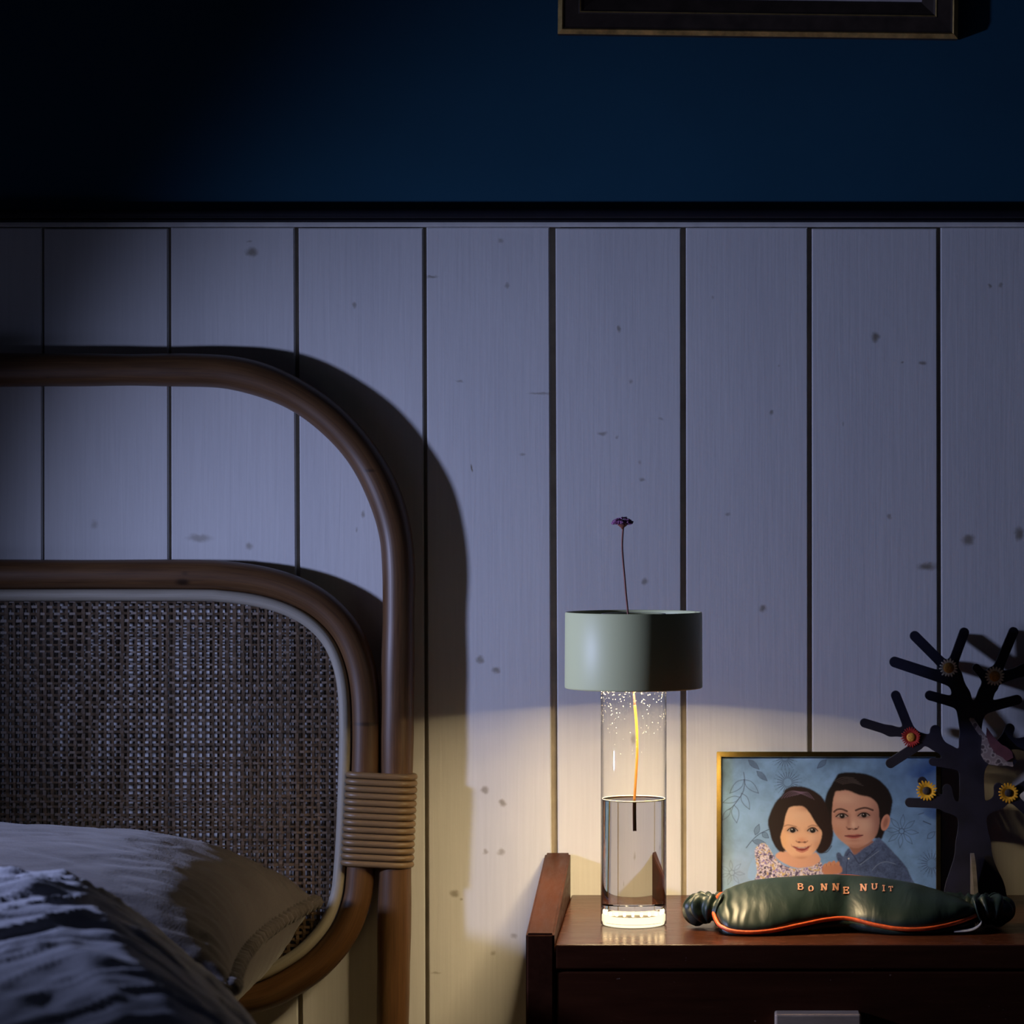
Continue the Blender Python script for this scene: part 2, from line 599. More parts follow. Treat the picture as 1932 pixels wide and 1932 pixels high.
path = catmull([hp(x, y, HD + .005) for x, y in rim_pts], 6, True)
o = tube('cane_rim', path, S(11.5, HD), M_RIM, None, 14, True)
parts.append(o)

# woven cane panel: thin strands over and under
def inside(loop):
    L = [Vector((x, y)) for x, y in loop]
    def spans(axis, c):
        xs = []
        n = len(L)
        for i in range(n):
            a, b = L[i], L[(i + 1) % n]
            u, v = (a.x, b.x) if axis == 0 else (a.y, b.y)
            if (u - c) * (v - c) < 0 or u == c:
                if u == v:
                    continue
                t = (c - u) / (v - u)
                xs.append((a.y + (b.y - a.y) * t) if axis == 0 else (a.x + (b.x - a.x) * t))
        return min(xs), max(xs)
    return spans
dense = [(v.x, v.y) for v in catmull([Vector((x, y, 0)) for x, y in rim_pts], 5, True)]
sp = inside(dense)
PV, PH = 14.4, 11.8
random.seed(4)
xs = [v.x for v in [Vector(p) for p in dense]] if False else [p[0] for p in dense]
ys = [p[1] for p in dense]
xmin, xmax, ymin, ymax = min(xs), max(xs), min(ys), max(ys)
nv, nh = int((xmax - xmin) / PV), int((ymax - ymin) / PH)
def strand(V, Fc, pts, w, horizontal):
    base = len(V)
    hw = w
    th = .45
    for (x, y, dz) in pts:
        for s in (-1, 1):
            for q in (-1, 1):
                p = hp(x + (0 if horizontal else s * hw), y + (s * hw if horizontal else 0), HD + dz + q * S(th))
                V.append(p)
    for i in range(len(pts) - 1):
        a, b = base + 4 * i, base + 4 * (i + 1)
        for k0, k1 in ((0, 1), (1, 3), (3, 2), (2, 0)):
            Fc.append((a + k0, a + k1, b + k1, b + k0))
AMP = S(1.3)
jx = [random.uniform(-1.6, 1.6) for _ in range(nv + 1)]
jy = [random.uniform(-1.2, 1.2) for _ in range(nh + 1)]
V, Fc = [], []
for i in range(1, nv):
    x = xmin + i * PV + jx[i]
    lo, hi = sp(0, x)
    pts = []
    for j in range(0, nh + 1):
        y = ymin + j * PH
        if lo - 12 <= y <= hi + 12:
            pts.append((x + .9 * math.sin(j * .31 + i), y, AMP * (1 if (i + j) % 2 else -1)))
    if len(pts) > 1:
        strand(V, Fc, pts, random.uniform(2.3, 3.3), False)
o = mk('upright_cane_strands', V, Fc, M_WEAVE, None, False)
o['kind'] = 'stuff'
parts.append(o)
V, Fc = [], []
for j in range(1, nh):
    y = ymin + j * PH + jy[j]
    lo, hi = sp(1, y)
    pts = []
    for i in range(0, nv + 1):
        x = xmin + i * PV
        if lo - 14 <= x <= hi + 14:
            pts.append((x, y + .8 * math.sin(i * .27 + j * 1.7), AMP * (-1 if (i + j) % 2 else 1)))
    if len(pts) > 1:
        strand(V, Fc, pts, random.uniform(1.8, 2.8), True)
o = mk('level_cane_strands', V, Fc, M_WEAVE, None, False)
o['kind'] = 'stuff'
parts.append(o)
# a second, coarser layer of cane behind the first
V, Fc = [], []
for i in range(1, nv * 2):
    x = xmin + (i + .5) * PV / 2 if i % 2 else None
    if x is None or x > xmax - 4:
        continue
    lo, hi = sp(0, x)
    strand(V, Fc, [(x, lo - 8, -.0035), (x, (lo + hi) / 2, -.0035), (x, hi + 8, -.0035)], 2.0, False)
o = mk('rear_cane_strands', V, Fc, M_WEAVE, None, False)
o['kind'] = 'stuff'
parts.append(o)

# binding of split cane round the two poles
def loop_path(y, tilt, cxl, cxr, r):
    out = []
    n = 10
    for k in range(n + 1):
        a = math.pi / 2 + math.pi * k / n
        out.append((cxl + r * math.cos(a), -HD - r * math.sin(a) * S(1)))
    pts = []
    for k in range(n + 1):
        a = math.radians(-90) - math.pi * k / n                # left cap, from front to back
        pts.append((cxl + r * math.cos(a), r * math.sin(a), -1))
    for k in range(n + 1):
        a = math.radians(90) - math.pi * k / n
        pts.append((cxr + r * math.cos(a), r * math.sin(a), 1))
    res = []
    for x, q, s in pts:
        p = hp(x, y + tilt * (x - 717))
        res.append(Vector((p.x, -HD + q * S(1, HD), p.z)))
    return res
bind_objs = []
for side in (1, -1):
    bd = None
    for k in range(14):
        y = 1462 + k * 12.75
        cl, cr = 684 - k * .75, 751 - k * .55
        if side < 0:
            cl, cr = 2 * XMIR - cr, 2 * XMIR - cl
        r = (31.5 if k else 31)
        pth = loop_path(0, 0, cl, cr, r)
        mid = (cl + cr) / 2
        res = []
        for p in pth:
            px = p.x / S(1, HD) + CX
            res.append(Vector((p.x, p.y, hp(0, y + side * .055 * (px - mid) + (random.uniform(-.8, .8)))[2] if False else hp(0, y + side * .05 * (px - mid)).z)))
        V, Fc, U = tube_data(res, S(6.3, HD), 8, True, Vector((0, 0, 1)), 1.0)
        o = mk('cane_loop' if k else 'cane_binding', V, Fc, M_CANE, None, True, U)
        if k == 0:
            bd = o
            parts.append(o)
        else:
            o.parent = bd
adopt(hb, *parts)
tag(hb, 'brown rattan headboard with curved poles and woven cane panel behind the pillow', 'headboard')

# ------------------------------------------------------------------ mattress, pillow, duvet
ZM = ZC - .402
mat_o = box('mattress', -1.16, -.312, -1.95, -.055, .22, ZM, M_LINEN_M, bevel=.03, seg=4)
tag(mat_o, 'grey covered mattress under the linen pillow and the rumpled duvet', 'mattress')
base_o = empty('bed_base', (-.71, -1.0, 0))
bb = [box('side_board', -1.15, -.325, -1.93, -.07, .12, .2195, M_MAHOG, None, .006)]
for x in (-1.10, -.38):
    for y in (-1.85, -.15):
        bb.append(box('leg', x - .025, x + .025, y - .025, y + .025, 0, .1198, M_MAHOG, None, .004))
adopt(base_o, *bb)
tag(base_o, 'low dark wooden bed base carrying the mattress', 'bed')

PCX, PCY, PCZ, PHL, PHD, PHT = -.635, -.284, ZC - .306, .338, .220, .078
def pillow_top(x, y):
    t = (y - PCY) / PHD
    s = (x - PCX) / (PHL * (1 - .05 * (1 - min(1, t * t))))
    if abs(s) > 1.05 or abs(t) > 1.05:
        return None
    f = max(0, (1 - abs(s) ** 4)) ** .42 * max(0, (1 - abs(t) ** 3)) ** .5
    return PCZ + PHT * f + .009

def pillow(name, cx, cy, cz, hl, hd, ht, hb_, mat):
    nu, nvv = 170, 120
    V, Fc = [], []
    def edge(s, t):
        # slightly concave outline with pulled-out corners
        x = cx + hl * s * (1 - .05 * (1 - t * t))
        y = cy + hd * t * (1 - .04 * (1 - s * s))
        return x, y
    def height(s, t, top):
        f = max(0, (1 - abs(s) ** 4)) ** .42 * max(0, (1 - abs(t) ** 3)) ** .5
        return f * (ht if top else hb_)
    idx = {}
    for side in (0, 1):
        for i in range(nu + 1):
            for j in range(nvv + 1):
                s = math.sin((-1 + 2 * i / nu) * math.pi / 2)
                t = math.sin((-1 + 2 * j / nvv) * math.pi / 2)
                bd = i in (0, nu) or j in (0, nvv)
                if bd and side:
                    idx[(side, i, j)] = idx[(0, i, j)]
                    continue
                x, y = edge(s, t)
                h = height(s, t, side == 0)
                z = cz + (h if side == 0 else -h)
                e1 = 1 - abs(s)
                e2 = 1 - abs(t)
                if not bd:
                    p = Vector((x, y, z)) * 1.0
                    w = .0030 * mnoise.noise(p * 12 + Vector((3, 1, side * 7))) + .0010 * mnoise.noise(p * 45)
                    rd = mnoise.noise(Vector((x * 30, y * 60, 5 + side)))
                    w += .0022 * math.exp(-e1 / .10) * math.sin(y * 260 + 5 * rd) * min(1, e1 * 25)
                    w += .0014 * math.exp(-e2 / .10) * math.sin(x * 230 + 5 * rd) * min(1, e2 * 25)
                    crease = 1 - abs(mnoise.noise(Vector((x * 13 + 2, y * 22, z * 13 + side * 3)))) * 2
                    w -= .0014 * max(0, crease - .80) / .20
                    z += w * (1 if side == 0 else -1)
                    if side == 1:
                        z = max(z, ZM + .002)
                idx[(side, i, j)] = len(V)
                V.append((x, y, z))
    for side in (0, 1):
        for i in range(nu):
            for j in range(nvv):
                q = (idx[(side, i, j)], idx[(side, i + 1, j)], idx[(side, i + 1, j + 1)], idx[(side, i, j + 1)])
                Fc.append(q if side == 0 else q[::-1])
    body = mk('cover', V, Fc, mat)
    # gathered seam all round
    out = []
    for k in range(240):
        a = k / 240 * 4
        q, r = int(a), a - int(a)
        s, t = ((-1 + 2 * r, -1), (1, -1 + 2 * r), (1 - 2 * r, 1), (-1, 1 - 2 * r))[q]
        x, y = edge(s, t)
        out.append(Vector((x, y, cz)))
    out = [0.5 * v + .25 * (out[i - 1] + out[(i + 1) % len(out)]) for i, v in enumerate(out)]
    dense_o = catmull(out, 4, True)
    V2, F2, U2 = tube_data(dense_o, lambda i, l, t: .0058 * (1 + .30 * math.sin(l * 520 + 2 * math.sin(l * 60)) + .14 * math.sin(l * 1250)), 8, True, Vector((0, 0, 1)), .8)
    seam = mk('gathered_seam', V2, F2, mat, None, True, U2)
    e = empty(name, (cx, cy, cz - hb_))
    adopt(e, body, seam)
    return e
pl = pillow('pillow', PCX, PCY, PCZ, PHL, PHD, PHT, .093, M_LINEN_B)
tag(pl, 'taupe linen pillow with gathered seam lying against the cane headboard', 'pillow')

def duvet():
    xs_ = [-1.20, -.95, -.60, -.50, -.4367, -.403, -.373, -.34, -.31, -.285, -.262, -.245, -.235]
    zs_ = [-.300, -.272, -.243, -.228, -.2190, -.2225, -.238, -.262, -.288, -.318, -.350, -.380, -.391]
    nx, ny = 260, 260
    D0, D1 = 1.20, 1.925
    V, Fc, low_z = [], [], []
    for j in range(ny + 1):
        D = D1 - (D1 - D0) * (j / ny)
        for i in range(nx + 1):
            X = -1.18 + (1.18 - max(.06, .235 * min(1.0, D / 1.9) - .20 * max(0, 1.9 - D))) * (i / nx)
            shift = .02 * mnoise.noise(Vector((D * 5, 3.3, 0))) * min(1, (D1 - D) * 10)
            h = float(np.interp((X + shift) * 1.9 / min(D, 1.9) - .22 * max(0, 1.9 - D), xs_, zs_)) + .402
            b = (D1 - D) / .055
            g = math.sqrt(max(0, 1 - (1 - min(1, b)) ** 2))
            slope = max(0, 1.87 - D) * .09
            z = (h - slope) * g
            p = Vector((X, D, 0))
            w = Vector((X + .05 * mnoise.noise(p * 5), D + .05 * mnoise.noise(p * 5 + Vector((7, 7, 7))), 0))
            # folds follow the fall of the cloth to the right
            dirn = w.x * 9 + w.y * 26
            r1 = 1 - abs(mnoise.noise(Vector((w.x * 7 + w.y * 3, w.y * 17 - w.x * 4, 1.5)))) * 2
            r2 = 1 - abs(mnoise.noise(Vector((w.x * 15 - w.y * 9, w.y * 34, 4.5)))) * 2
            r3 = mnoise.noise(Vector((w.x * 40, w.y * 70, 9.5)))
            r4 = mnoise.noise(Vector((w.x * 90, w.y * 150, 2.5)))
            amp = min(1, b * .9) * min(1, max(0, h / .12))
            m1 = mnoise.noise(Vector((w.x * 6 + w.y * 3, w.y * 11, 3.5)))
            v1 = max(0, r1 - .55) / .45
            v2 = max(0, r2 - .5) / .5
            z += amp * (.0055 * m1 - .0042 * v1 * v1 + .0042 * v2 * v2 + .0020 * r3 + .0011 * r4)
            z = max(z, .0025)
            zt = ZM + z
            pt = pillow_top(X, -(DW - D))
            low_z.append(ZM + .001 if pt is None else min(pt, zt - .002))
            V.append((X, -(DW - D), zt))
    W = nx + 1
    for j in range(ny):
        for i in range(nx):
            Fc.append((j * W + i, (j + 1) * W + i, (j + 1) * W + i + 1, j * W + i + 1))
    # underside: on the mattress, and over the front of the pillow
    low = len(V)
    V += [(V[k][0], V[k][1], low_z[k]) for k in range(low)]
    for j in range(ny):
        for i in range(nx):
            Fc.append((low + j * W + i, low + j * W + i + 1, low + (j + 1) * W + i + 1, low + (j + 1) * W + i))
    ring = [i for i in range(W)] + [j * W + nx for j in range(1, ny + 1)] + [ny * W + i for i in range(nx - 1, -1, -1)] + [j * W for j in range(ny - 1, 0, -1)]
    n = len(ring)
    for k in range(n):
        Fc.append((ring[k], ring[(k + 1) % n], low + ring[(k + 1) % n], low + ring[k]))
    o = mk('duvet', V, Fc, M_LINEN_F)
    return o
dv = duvet()
tag(dv, 'rumpled pale grey linen duvet in front of the taupe pillow', 'duvet')

# ------------------------------------------------------------------ nightstand
ZT = ZC + (CY - 1688) / F * DW                                   # table top
YF = -(DW - 2.157)
xL0, xL1 = P(992, 0, -YF).x, P(1046, 0, -YF).x
xR0 = 2 * P(1542, 0, -YF).x - xL1
xR1 = 2 * P(1542, 0, -YF).x - xL0
ns = empty('nightstand', ((xL0 + xR1) / 2, YF / 2, 0))
np_ = []
def side_panel(x0, x1):
    prof = [(-.0015, 0), (YF, 0), (YF, ZC - .3010), (-.0015, ZC - .2748)]
    V = [(x0, y, z) for y, z in prof] + [(x1, y, z) for y, z in prof]
    bm = bmesh.new()
    vs_ = [bm.verts.new(v) for v in V]
    bm.faces.new(vs_[:4]); bm.faces.new(vs_[4:][::-1])
    for k in range(4):
        bm.faces.new((vs_[k], vs_[4 + k], vs_[4 + (k + 1) % 4], vs_[(k + 1) % 4]))
    bmesh.ops.recalc_face_normals(bm, faces=bm.faces)
    bmesh.ops.bevel(bm, geom=list(bm.edges), offset=.0016, segments=3, affect='EDGES')
    return from_bm('side_panel', bm, M_MAHOG_S)
np_ += [side_panel(xL0, xL1), side_panel(xR0, xR1)]
tt = .0176
np_.append(box('top_board', xL1 + .0006, xR0 - .0006, YF + .0005, -.0015, ZT - tt, ZT, M_MAHOG, None, .0012))
zd1 = ZT - tt - .0018
dr = box('drawer_front', xL1 + .0018, xR0 - .0018, YF + .001, YF + .02, zd1 - .135, zd1, M_MAHOG, None, .0012)
np_.append(dr)
dr2 = box('drawer_front', xL1 + .0018, xR0 - .0018, YF + .001, YF + .02, zd1 - .29, zd1 - .138, M_MAHOG, None, .0012)
np_.append(dr2)
np_.append(box('back_board', xL1 + .0006, xR0 - .0006, -.012, -.002, .05, ZT - tt - .0002, M_MAHOG))
np_.append(box('plinth', xL1 + .0006, xR0 - .0006, YF + .012, YF + .03, .0, zd1 - .292, M_MAHOG))
xc = P(1542, 0, -YF).x
for d_, zz in ((dr, P(0, 1914, -YF + .017).z), (dr2, P(0, 1914, -YF + .017).z - .15)):
    h_ = box('handle', xc - .0305, xc + .0305, YF - .017, YF + .0009, zz - .014, zz, M_HANDLE, None, .0014)
    h_.parent = d_
adopt(ns, *np_)
tag(ns, 'dark reddish wooden nightstand with raised sloping side panel under the lamp', 'nightstand')

# ------------------------------------------------------------------ table lamp with water and a flower
LD = .178
LC = P(1195.5, 0, LD)
LX, LY = LC.x, -LD
lamp = empty('table_lamp', (LX, LY, ZT))
RG = S(62.0, LD)
RS = S(130.0, LD)
zb = P(0, 1298, LD).z - ZT                                       # rim heights above the table
zt_ = P(0, 1154.5, LD).z - ZT
C0 = (LX, LY, ZT)
lp = []
shade = lathe('lamp_shade', [(RS - .0016, zb + .0006), (RS - .0010, zb), (RS - .0002, zb + .0004), (RS, zb + .0012), (RS * .9955, zt_ - .0010), (RS * .9955 - .0006, zt_), (RS * .9955 - .0014, zt_ - .0002),
                             (RS * .9955 - .0018, zt_ - .0012), (RS * .9955 - .0018, zt_ - .0044)], C0, M_SHADE, None, 96)
lp.append(shade)
sharp(shade, 50)
zl = zb + .0150
o = lathe('inner_lining', [(RS - .0016, zb + .0006), (RS - .0018, zl + .0013)], C0, M_SHADE_IN, None, 64)
o.parent = shade
o = lathe('top_plate', [(RS * .9955 - .0018, zt_ - .0040), (RG + .002, zt_ - .0040), (RG + .0010, zt_ - .0052)], C0, M_TOPPLATE, None, 64)
o.parent = shade
o = lathe('light_plate', [(RG + .0012, zl + .0012), (RS - .0018, zl + .0012)], C0, M_SHADE_IN, None, 64)
o.parent = shade
led_me = None
for k in range(16):
    a = 2 * math.pi * (k + .5) / 16
    if led_me is None:
        bm = bmesh.new()
        bmesh.ops.create_cone(bm, cap_ends=True, segments=10, radius1=.0030, radius2=.0030, depth=.0008)
        led_me = bpy.data.meshes.new('led')
        bm.to_mesh(led_me); bm.free()
        led_me.materials.append(M_LED)
    o = link(bpy.data.objects.new('led', led_me), shade)
    o.location = (LX + .0385 * math.cos(a), LY + .0385 * math.sin(a), ZT + zl + .0005)
# glass tube
gb = .0125
glass = lathe('glass_tube', [(RG, gb), (RG, zt_ - .002), (RG - .0006, zt_ - .0012), (RG - .0012, zt_ - .002), (RG - .0012, zt_ - .02)], C0, M_GLASS, None, 96)
lp.append(glass)
# droplets of condensation inside the neck of the tube
random.seed(11)
V, Fc = [], []
bm = bmesh.new()
for k in range(330):
    a = random.uniform(0, 2 * math.pi)
    u = random.random() ** 1.9
    z = ZT + zb - .001 - u * .060
    r = random.uniform(.00012, .00042) * (1.15 - .5 * u)
    mt = Matrix.Translation((LX + (RG - .0004) * math.cos(a), LY + (RG - .0004) * math.sin(a), z)) @ Matrix.Scale(.5, 4, Vector((math.cos(a), math.sin(a), 0)))
    bmesh.ops.create_icosphere(bm, subdivisions=1, radius=r, matrix=mt)
M_DROP = simple('sparkling_droplet', (.80, .78, .74), .15, spec=.8)  # opaque near-white, so the sparkle of the drops is in their colour
o = from_bm('condensation_droplets', bm, M_DROP, None, True)
o['kind'] = 'stuff'
o.parent = glass
# thick luminous base
base = lathe('glass_base', [(0.0005, .0002), (RG - .0012, .0002), (RG, .0014), (RG, gb - .0008), (RG - .0006, gb), (0.0005, gb)], C0, M_GLASS, None, 96)
lp.append(base)
o = lathe('light_ring', [(RG - .0016, .0030), (RG - .0007, .0033), (RG - .0007, .0078), (RG - .0016, .0082)], C0, M_BASE_GLOW, None, 96)
o.parent = base
o = lathe('lower_light_ring', [(RG - .0030, .0005), (RG - .0017, .0008), (RG - .0013, .0024), (RG - .0022, .0026)], C0, M_BASE_GLOW, None, 96)
o.parent = base
o = lathe('base_disc', [(0.0005, .0044), (RG - .0030, .0044)], C0, M_BASEDISC, None, 64)
o.parent = base
bl_me = None
for k in range(22):
    a = 2 * math.pi * k / 22 + .14
    if bl_me is None:
        bm = bmesh.new()
        bm_box(bm, -.0009, .0009, -.0006, .0006, -.0013, .0013, .0003, 1)
        bl_me = bpy.data.meshes.new('base_led')
        bm.to_mesh(bl_me); bm.free()
        bl_me.materials.append(M_BASE_LED)
    o = link(bpy.data.objects.new('base_led', bl_me), base)
    o.location = (LX + (RG - .0022) * math.cos(a), LY + (RG - .0022) * math.sin(a), ZT + .0102)
    o.rotation_euler.z = a + math.pi / 2
adopt(lamp, *lp)
tag(lamp, 'lit table lamp with sage green drum shade on a clear glass cylinder', 'lamp')

zw = P(0, 1509, LD).z - ZT
wat = lathe('water', [(0.0001, gb + .0004), (RG - .0014, gb + .0004), (RG - .0008, gb + .0010), (RG - .0008, zw + .0008), (RG - .0016, zw + .0001), (RG - .0040, zw), (0.0001, zw)], C0, M_WATER, None, 96)
tag(wat, 'clear water filling the lower half of the glass lamp cylinder', 'water')
sharp(wat, 40)

mr_ = [Vector((LX + (RG - .0011) * math.cos(2 * math.pi * k / 80), LY + (RG - .0011) * math.sin(2 * math.pi * k / 80), ZT + zw + .0009)) for k in range(80)]
mn = tube('meniscus', mr_, .00035, simple('water_edge_glint', (.85, .82, .74), .2, spec=.8), wat, 6, True, Vector((0, 0, 1)))  # whitish ring: LED glint along the waterline, put into the colour
fl = empty('flower', P(1197, 1566, LD))
stem_up = [(1197.5, 1330), (1193, 1270), (1188, 1200), (1185, 1160), (1181, 1120), (1178, 1085), (1174.5, 1045), (1174, 1020), (1176, 992)]
stem_dn = [(1197, 1566), (1196.6, 1530), (1197, 1508), (1200, 1460), (1202, 1420), (1201.5, 1380), (1199.5, 1350), (1197.5, 1330)]
p1 = catmull([P(x, y, LD - .001) for x, y in stem_up], 6)
p0 = catmull([P(x, y, LD - .001) for x, y in stem_dn], 6)
so = tube('stem', p1, S(1.9, LD), M_STEM, None, 8, up=Vector((0, 1, .01)))
s1 = tube('lower_stem', p0, S(2.5, LD), M_STEM_LOW, None, 8, up=Vector((0, 1, .01)))
random.seed(5)
bm = bmesh.new()
hc = P(1174.5, 984, LD)
for k in range(170):
    a = random.uniform(0, 2 * math.pi)
    rr = math.sqrt(random.random())
    x, y = rr * math.cos(a), rr * math.sin(a)
    zz = .0042 * (1 - rr * rr) * random.uniform(-.2, 1) - .0008 * rr
    c = hc + Vector((x * S(18, LD), y * S(16, LD), zz + random.uniform(-.001, .0006)))
    q = Matrix.Translation(c) @ Matrix.Rotation(a, 4, 'Z') @ Matrix.Rotation(random.uniform(-.8, .8), 4, 'X') @ Matrix.Diagonal((1, .6, .45, 1))
    bmesh.ops.create_icosphere(bm, subdivisions=1, radius=random.uniform(.0010, .0022), matrix=q)
fh = from_bm('flower_head', bm, M_FLORET)
cal = lathe('calyx', [(.0006, -.0058), (.0014, -.0045), (.0038, -.0026), (.0046, -.0014), (.0005, -.001)], hc, M_STEM, None, 12)
adopt(fl, so, s1, fh, cal)
tag(fl, 'single purple flower on a thin stem standing in the glass lamp', 'flower')

# ------------------------------------------------------------------ framed photograph of two children
def blur(a, n):
    k = np.exp(-.5 * (np.arange(-int(3 * n) - 1, int(3 * n) + 2) / n) ** 2)
    k /= k.sum()
    pad = len(k) // 2
    out = a
    for ax in (0, 1):
        q = np.pad(out, [(pad, pad) if i == ax else (0, 0) for i in range(2)], mode='edge')
        s = np.zeros_like(out)
        for i, w in enumerate(k):
            s += w * (q[i:i + out.shape[0], :] if ax == 0 else q[:, i:i + out.shape[1]])
        out = s
    return out

PX0, PX1, PY0, PY1 = 1361, 1766, 1430, 1698
def paint_portrait():
    Wn, Hn = PX1 - PX0, PY1 - PY0
    X, Y = np.meshgrid(PX0 + np.arange(Wn) + .5, PY0 + np.arange(Hn) + .5)
    rng = np.random.RandomState(3)
    img = np.zeros((Hn, Wn, 3))
    def col(*c):
        c = np.array(c) / 255.0
        return np.where(c < .04045, c / 12.92, ((c + .055) / 1.055) ** 2.4)
    def lay(mask, c):
        c = np.asarray(c)
        img[:] = img * (1 - mask[..., None]) + c * mask[..., None]
    def poly(pts, soft=.8, smooth=True):
        if smooth:
            pts = [(v.x, v.y) for v in catmull([Vector((x, y, 0)) for x, y in pts], 5, True)]
        ins = np.zeros(X.shape, bool)
        n = len(pts)
        for i in range(n):
            x0, y0 = pts[i]; x1, y1 = pts[(i + 1) % n]
            if y0 == y1:
                continue
            cr = ((Y < y0) != (Y < y1)) & (X < x0 + (Y - y0) * (x1 - x0) / (y1 - y0))
            ins ^= cr
        return blur(ins.astype(float), soft)
    def ell(cx, cy, rx, ry, rot=0, soft=1.2):
        c, s = math.cos(rot), math.sin(rot)
        u = ((X - cx) * c + (Y - cy) * s) / rx
        v = (-(X - cx) * s + (Y - cy) * c) / ry
        d = (np.sqrt(u * u + v * v) - 1) * min(rx, ry)
        return np.clip(.5 - d / soft, 0, 1)
    def glow(cx, cy, rx, ry, k=1.0):
        return k * np.exp(-(((X - cx) / rx) ** 2 + ((Y - cy) / ry) ** 2))
    def stroke(pts, w, soft=1.0, curve=True):
        if curve and len(pts) > 2:
            pts = [(v.x, v.y) for v in catmull([Vector((x, y, 0)) for x, y in pts], 6)]
        d = np.full(X.shape, 1e9)
        for (x0, y0), (x1, y1) in zip(pts[:-1], pts[1:]):
            dx, dy = x1 - x0, y1 - y0
            t = np.clip(((X - x0) * dx + (Y - y0) * dy) / (dx * dx + dy * dy + 1e-9), 0, 1)
            d = np.minimum(d, np.hypot(X - x0 - t * dx, Y - y0 - t * dy))
        return np.clip((w / 2 - d) / soft + .5, 0, 1)
    def z(zx, zy):
        return (1440 + zx / 6.9, 1440 + zy / 6.9)
    def Z(l):
        return [z(*p) for p in l]
    # mottled blue backdrop
    n1 = blur(rng.rand(Hn, Wn), 16); n1 = (n1 - n1.mean()) / n1.std()
    n2 = blur(rng.rand(Hn, Wn), 4); n2 = (n2 - n2.mean()) / n2.std()
    n3 = blur(rng.rand(Hn, Wn), 1.0); n3 = (n3 - n3.mean()) / n3.std()
    v = np.clip(1 + .10 * n1 + .05 * n2 + .02 * n3, .55, 1.5)
    img[:] = col(128, 170, 222) * v[..., None]
    lay(glow(1395, 1650, 60, 50, .35), col(178, 180, 186))
    lay(glow(1440, 1560, 60, 60, .3), col(170, 204, 236))
    lay(glow(1750, 1470, 90, 70, .35), col(84, 120, 184))
    ink = col(62, 78, 112)
    def leaf(x0, y0, x1, y1, w, fill=None):
        dx, dy = x1 - x0, y1 - y0
        l = math.hypot(dx, dy); nx_, ny_ = -dy / l * w, dx / l * w
        a = [(x0, y0), (x0 + dx * .3 + nx_ * .9, y0 + dy * .3 + ny_ * .9), (x0 + dx * .65 + nx_ * .8, y0 + dy * .65 + ny_ * .8), (x1, y1)]
        b = [(x0, y0), (x0 + dx * .3 - nx_ * .9, y0 + dy * .3 - ny_ * .9), (x0 + dx * .65 - nx_ * .8, y0 + dy * .65 - ny_ * .8), (x1, y1)]
        if fill:
            lay(poly(a + b[::-1][1:-1], .6, False) * fill, ink)
        lay(stroke(a, 1.1) * .8, ink)
        lay(stroke(b, 1.1) * .8, ink)
    lay(stroke([(1403, 1458), (1405, 1475), (1402, 1495), (1393, 1510), (1383, 1523), (1374, 1530)], 1.5) * .85, ink)
    for a in [(1404, 1472, 1377, 1498, 7), (1404, 1472, 1431, 1498, 7), (1399, 1498, 1414, 1529, 6.5), (1396, 1506, 1364, 1516, 6), (1385, 1521, 1390, 1555, 7), (1378, 1528, 1363, 1550, 5)]:
        leaf(*a)
    leaf(1412, 1434, 1432, 1452, 5, .55); leaf(1428, 1456, 1447, 1474, 5, .55); leaf(1559, 1434, 1542, 1450, 5, .5)
    lay(stroke([(1408, 1603), (1418, 1590), (1432, 1577), (1450, 1568)], 1.6) * .85, ink)
    leaf(1425, 1578, 1432, 1558, 5, .4); leaf(1420, 1590, 1444, 1594, 5, .5); leaf(1438, 1574, 1450, 1584, 5, .4)
    def burst(cx, cy, r0, r1, n, k=.8):
        for i in range(n):
            a = 2 * math.pi * i / n
            lay(stroke([(cx + r0 * math.cos(a), cy + r0 * math.sin(a)), (cx + r1 * math.cos(a), cy + r1 * math.sin(a))], 1.3, 1, False) * k, ink)
            for rr in (r1 + 3, r1 + 6):
                lay(ell(cx + rr * math.cos(a), cy + rr * math.sin(a), .8, .8) * k * .7, ink)
    burst(1486, 1477, 8, 20, 22); burst(1481, 1430, 6, 17, 20); burst(1758, 1633, 9, 20, 20)
    def daisy(cx, cy, r, n, k=.8):
        lay(stroke([(cx + 5 * math.cos(i * .5236), cy + 5 * math.sin(i * .5236)) for i in range(13)], 1.6) * k, ink)
        for i in range(n):
            a = 2 * math.pi * i / n + .1
            for s in (-1, 1):
                q = [(cx + 6 * math.cos(a), cy + 6 * math.sin(a)), (cx + r * .6 * math.cos(a + s * .22), cy + r * .6 * math.sin(a + s * .22)), (cx + r * math.cos(a), cy + r * math.sin(a))]
                lay(stroke(q, 1.1) * k * .8, ink)
    daisy(1701, 1571, 32, 8); daisy(1381, 1651, 24, 7, .5)
    lay(stroke([(1742, 1552), (1756, 1558)], 1.6, 1, False), ink); lay(stroke([(1733, 1539), (1742, 1536)], 1.8, 1, False) * .7, ink)
    leaf(1750, 1585, 1764, 1572, 5)
    # ---- boy
    hair = col(34, 27, 28)
    lay(poly(Z([(790, 560), (830, 400), (890, 290), (935, 210), (990, 140), (1150, 125), (1350, 150), (1500, 220), (1620, 340), (1680, 480), (1670, 600), (1650, 700),
                (1600, 840), (1560, 960), (1500, 1010), (1200, 900), (900, 880), (840, 800), (790, 680)]), .9), hair)
    sh = poly(Z([(950, 1230), (985, 1185), (1040, 1240), (1070, 1180), (1120, 1130), (1170, 1200), (1260, 1160), (1420, 1050), (1500, 990), (1560, 1040), (1700, 1190),
                 (1830, 1340), (1900, 1470), (1960, 1800), (980, 1800), (1000, 1420)]), .8)
    tex = np.clip(1 + .10 * n3 + .12 * n2, .5, 1.6)
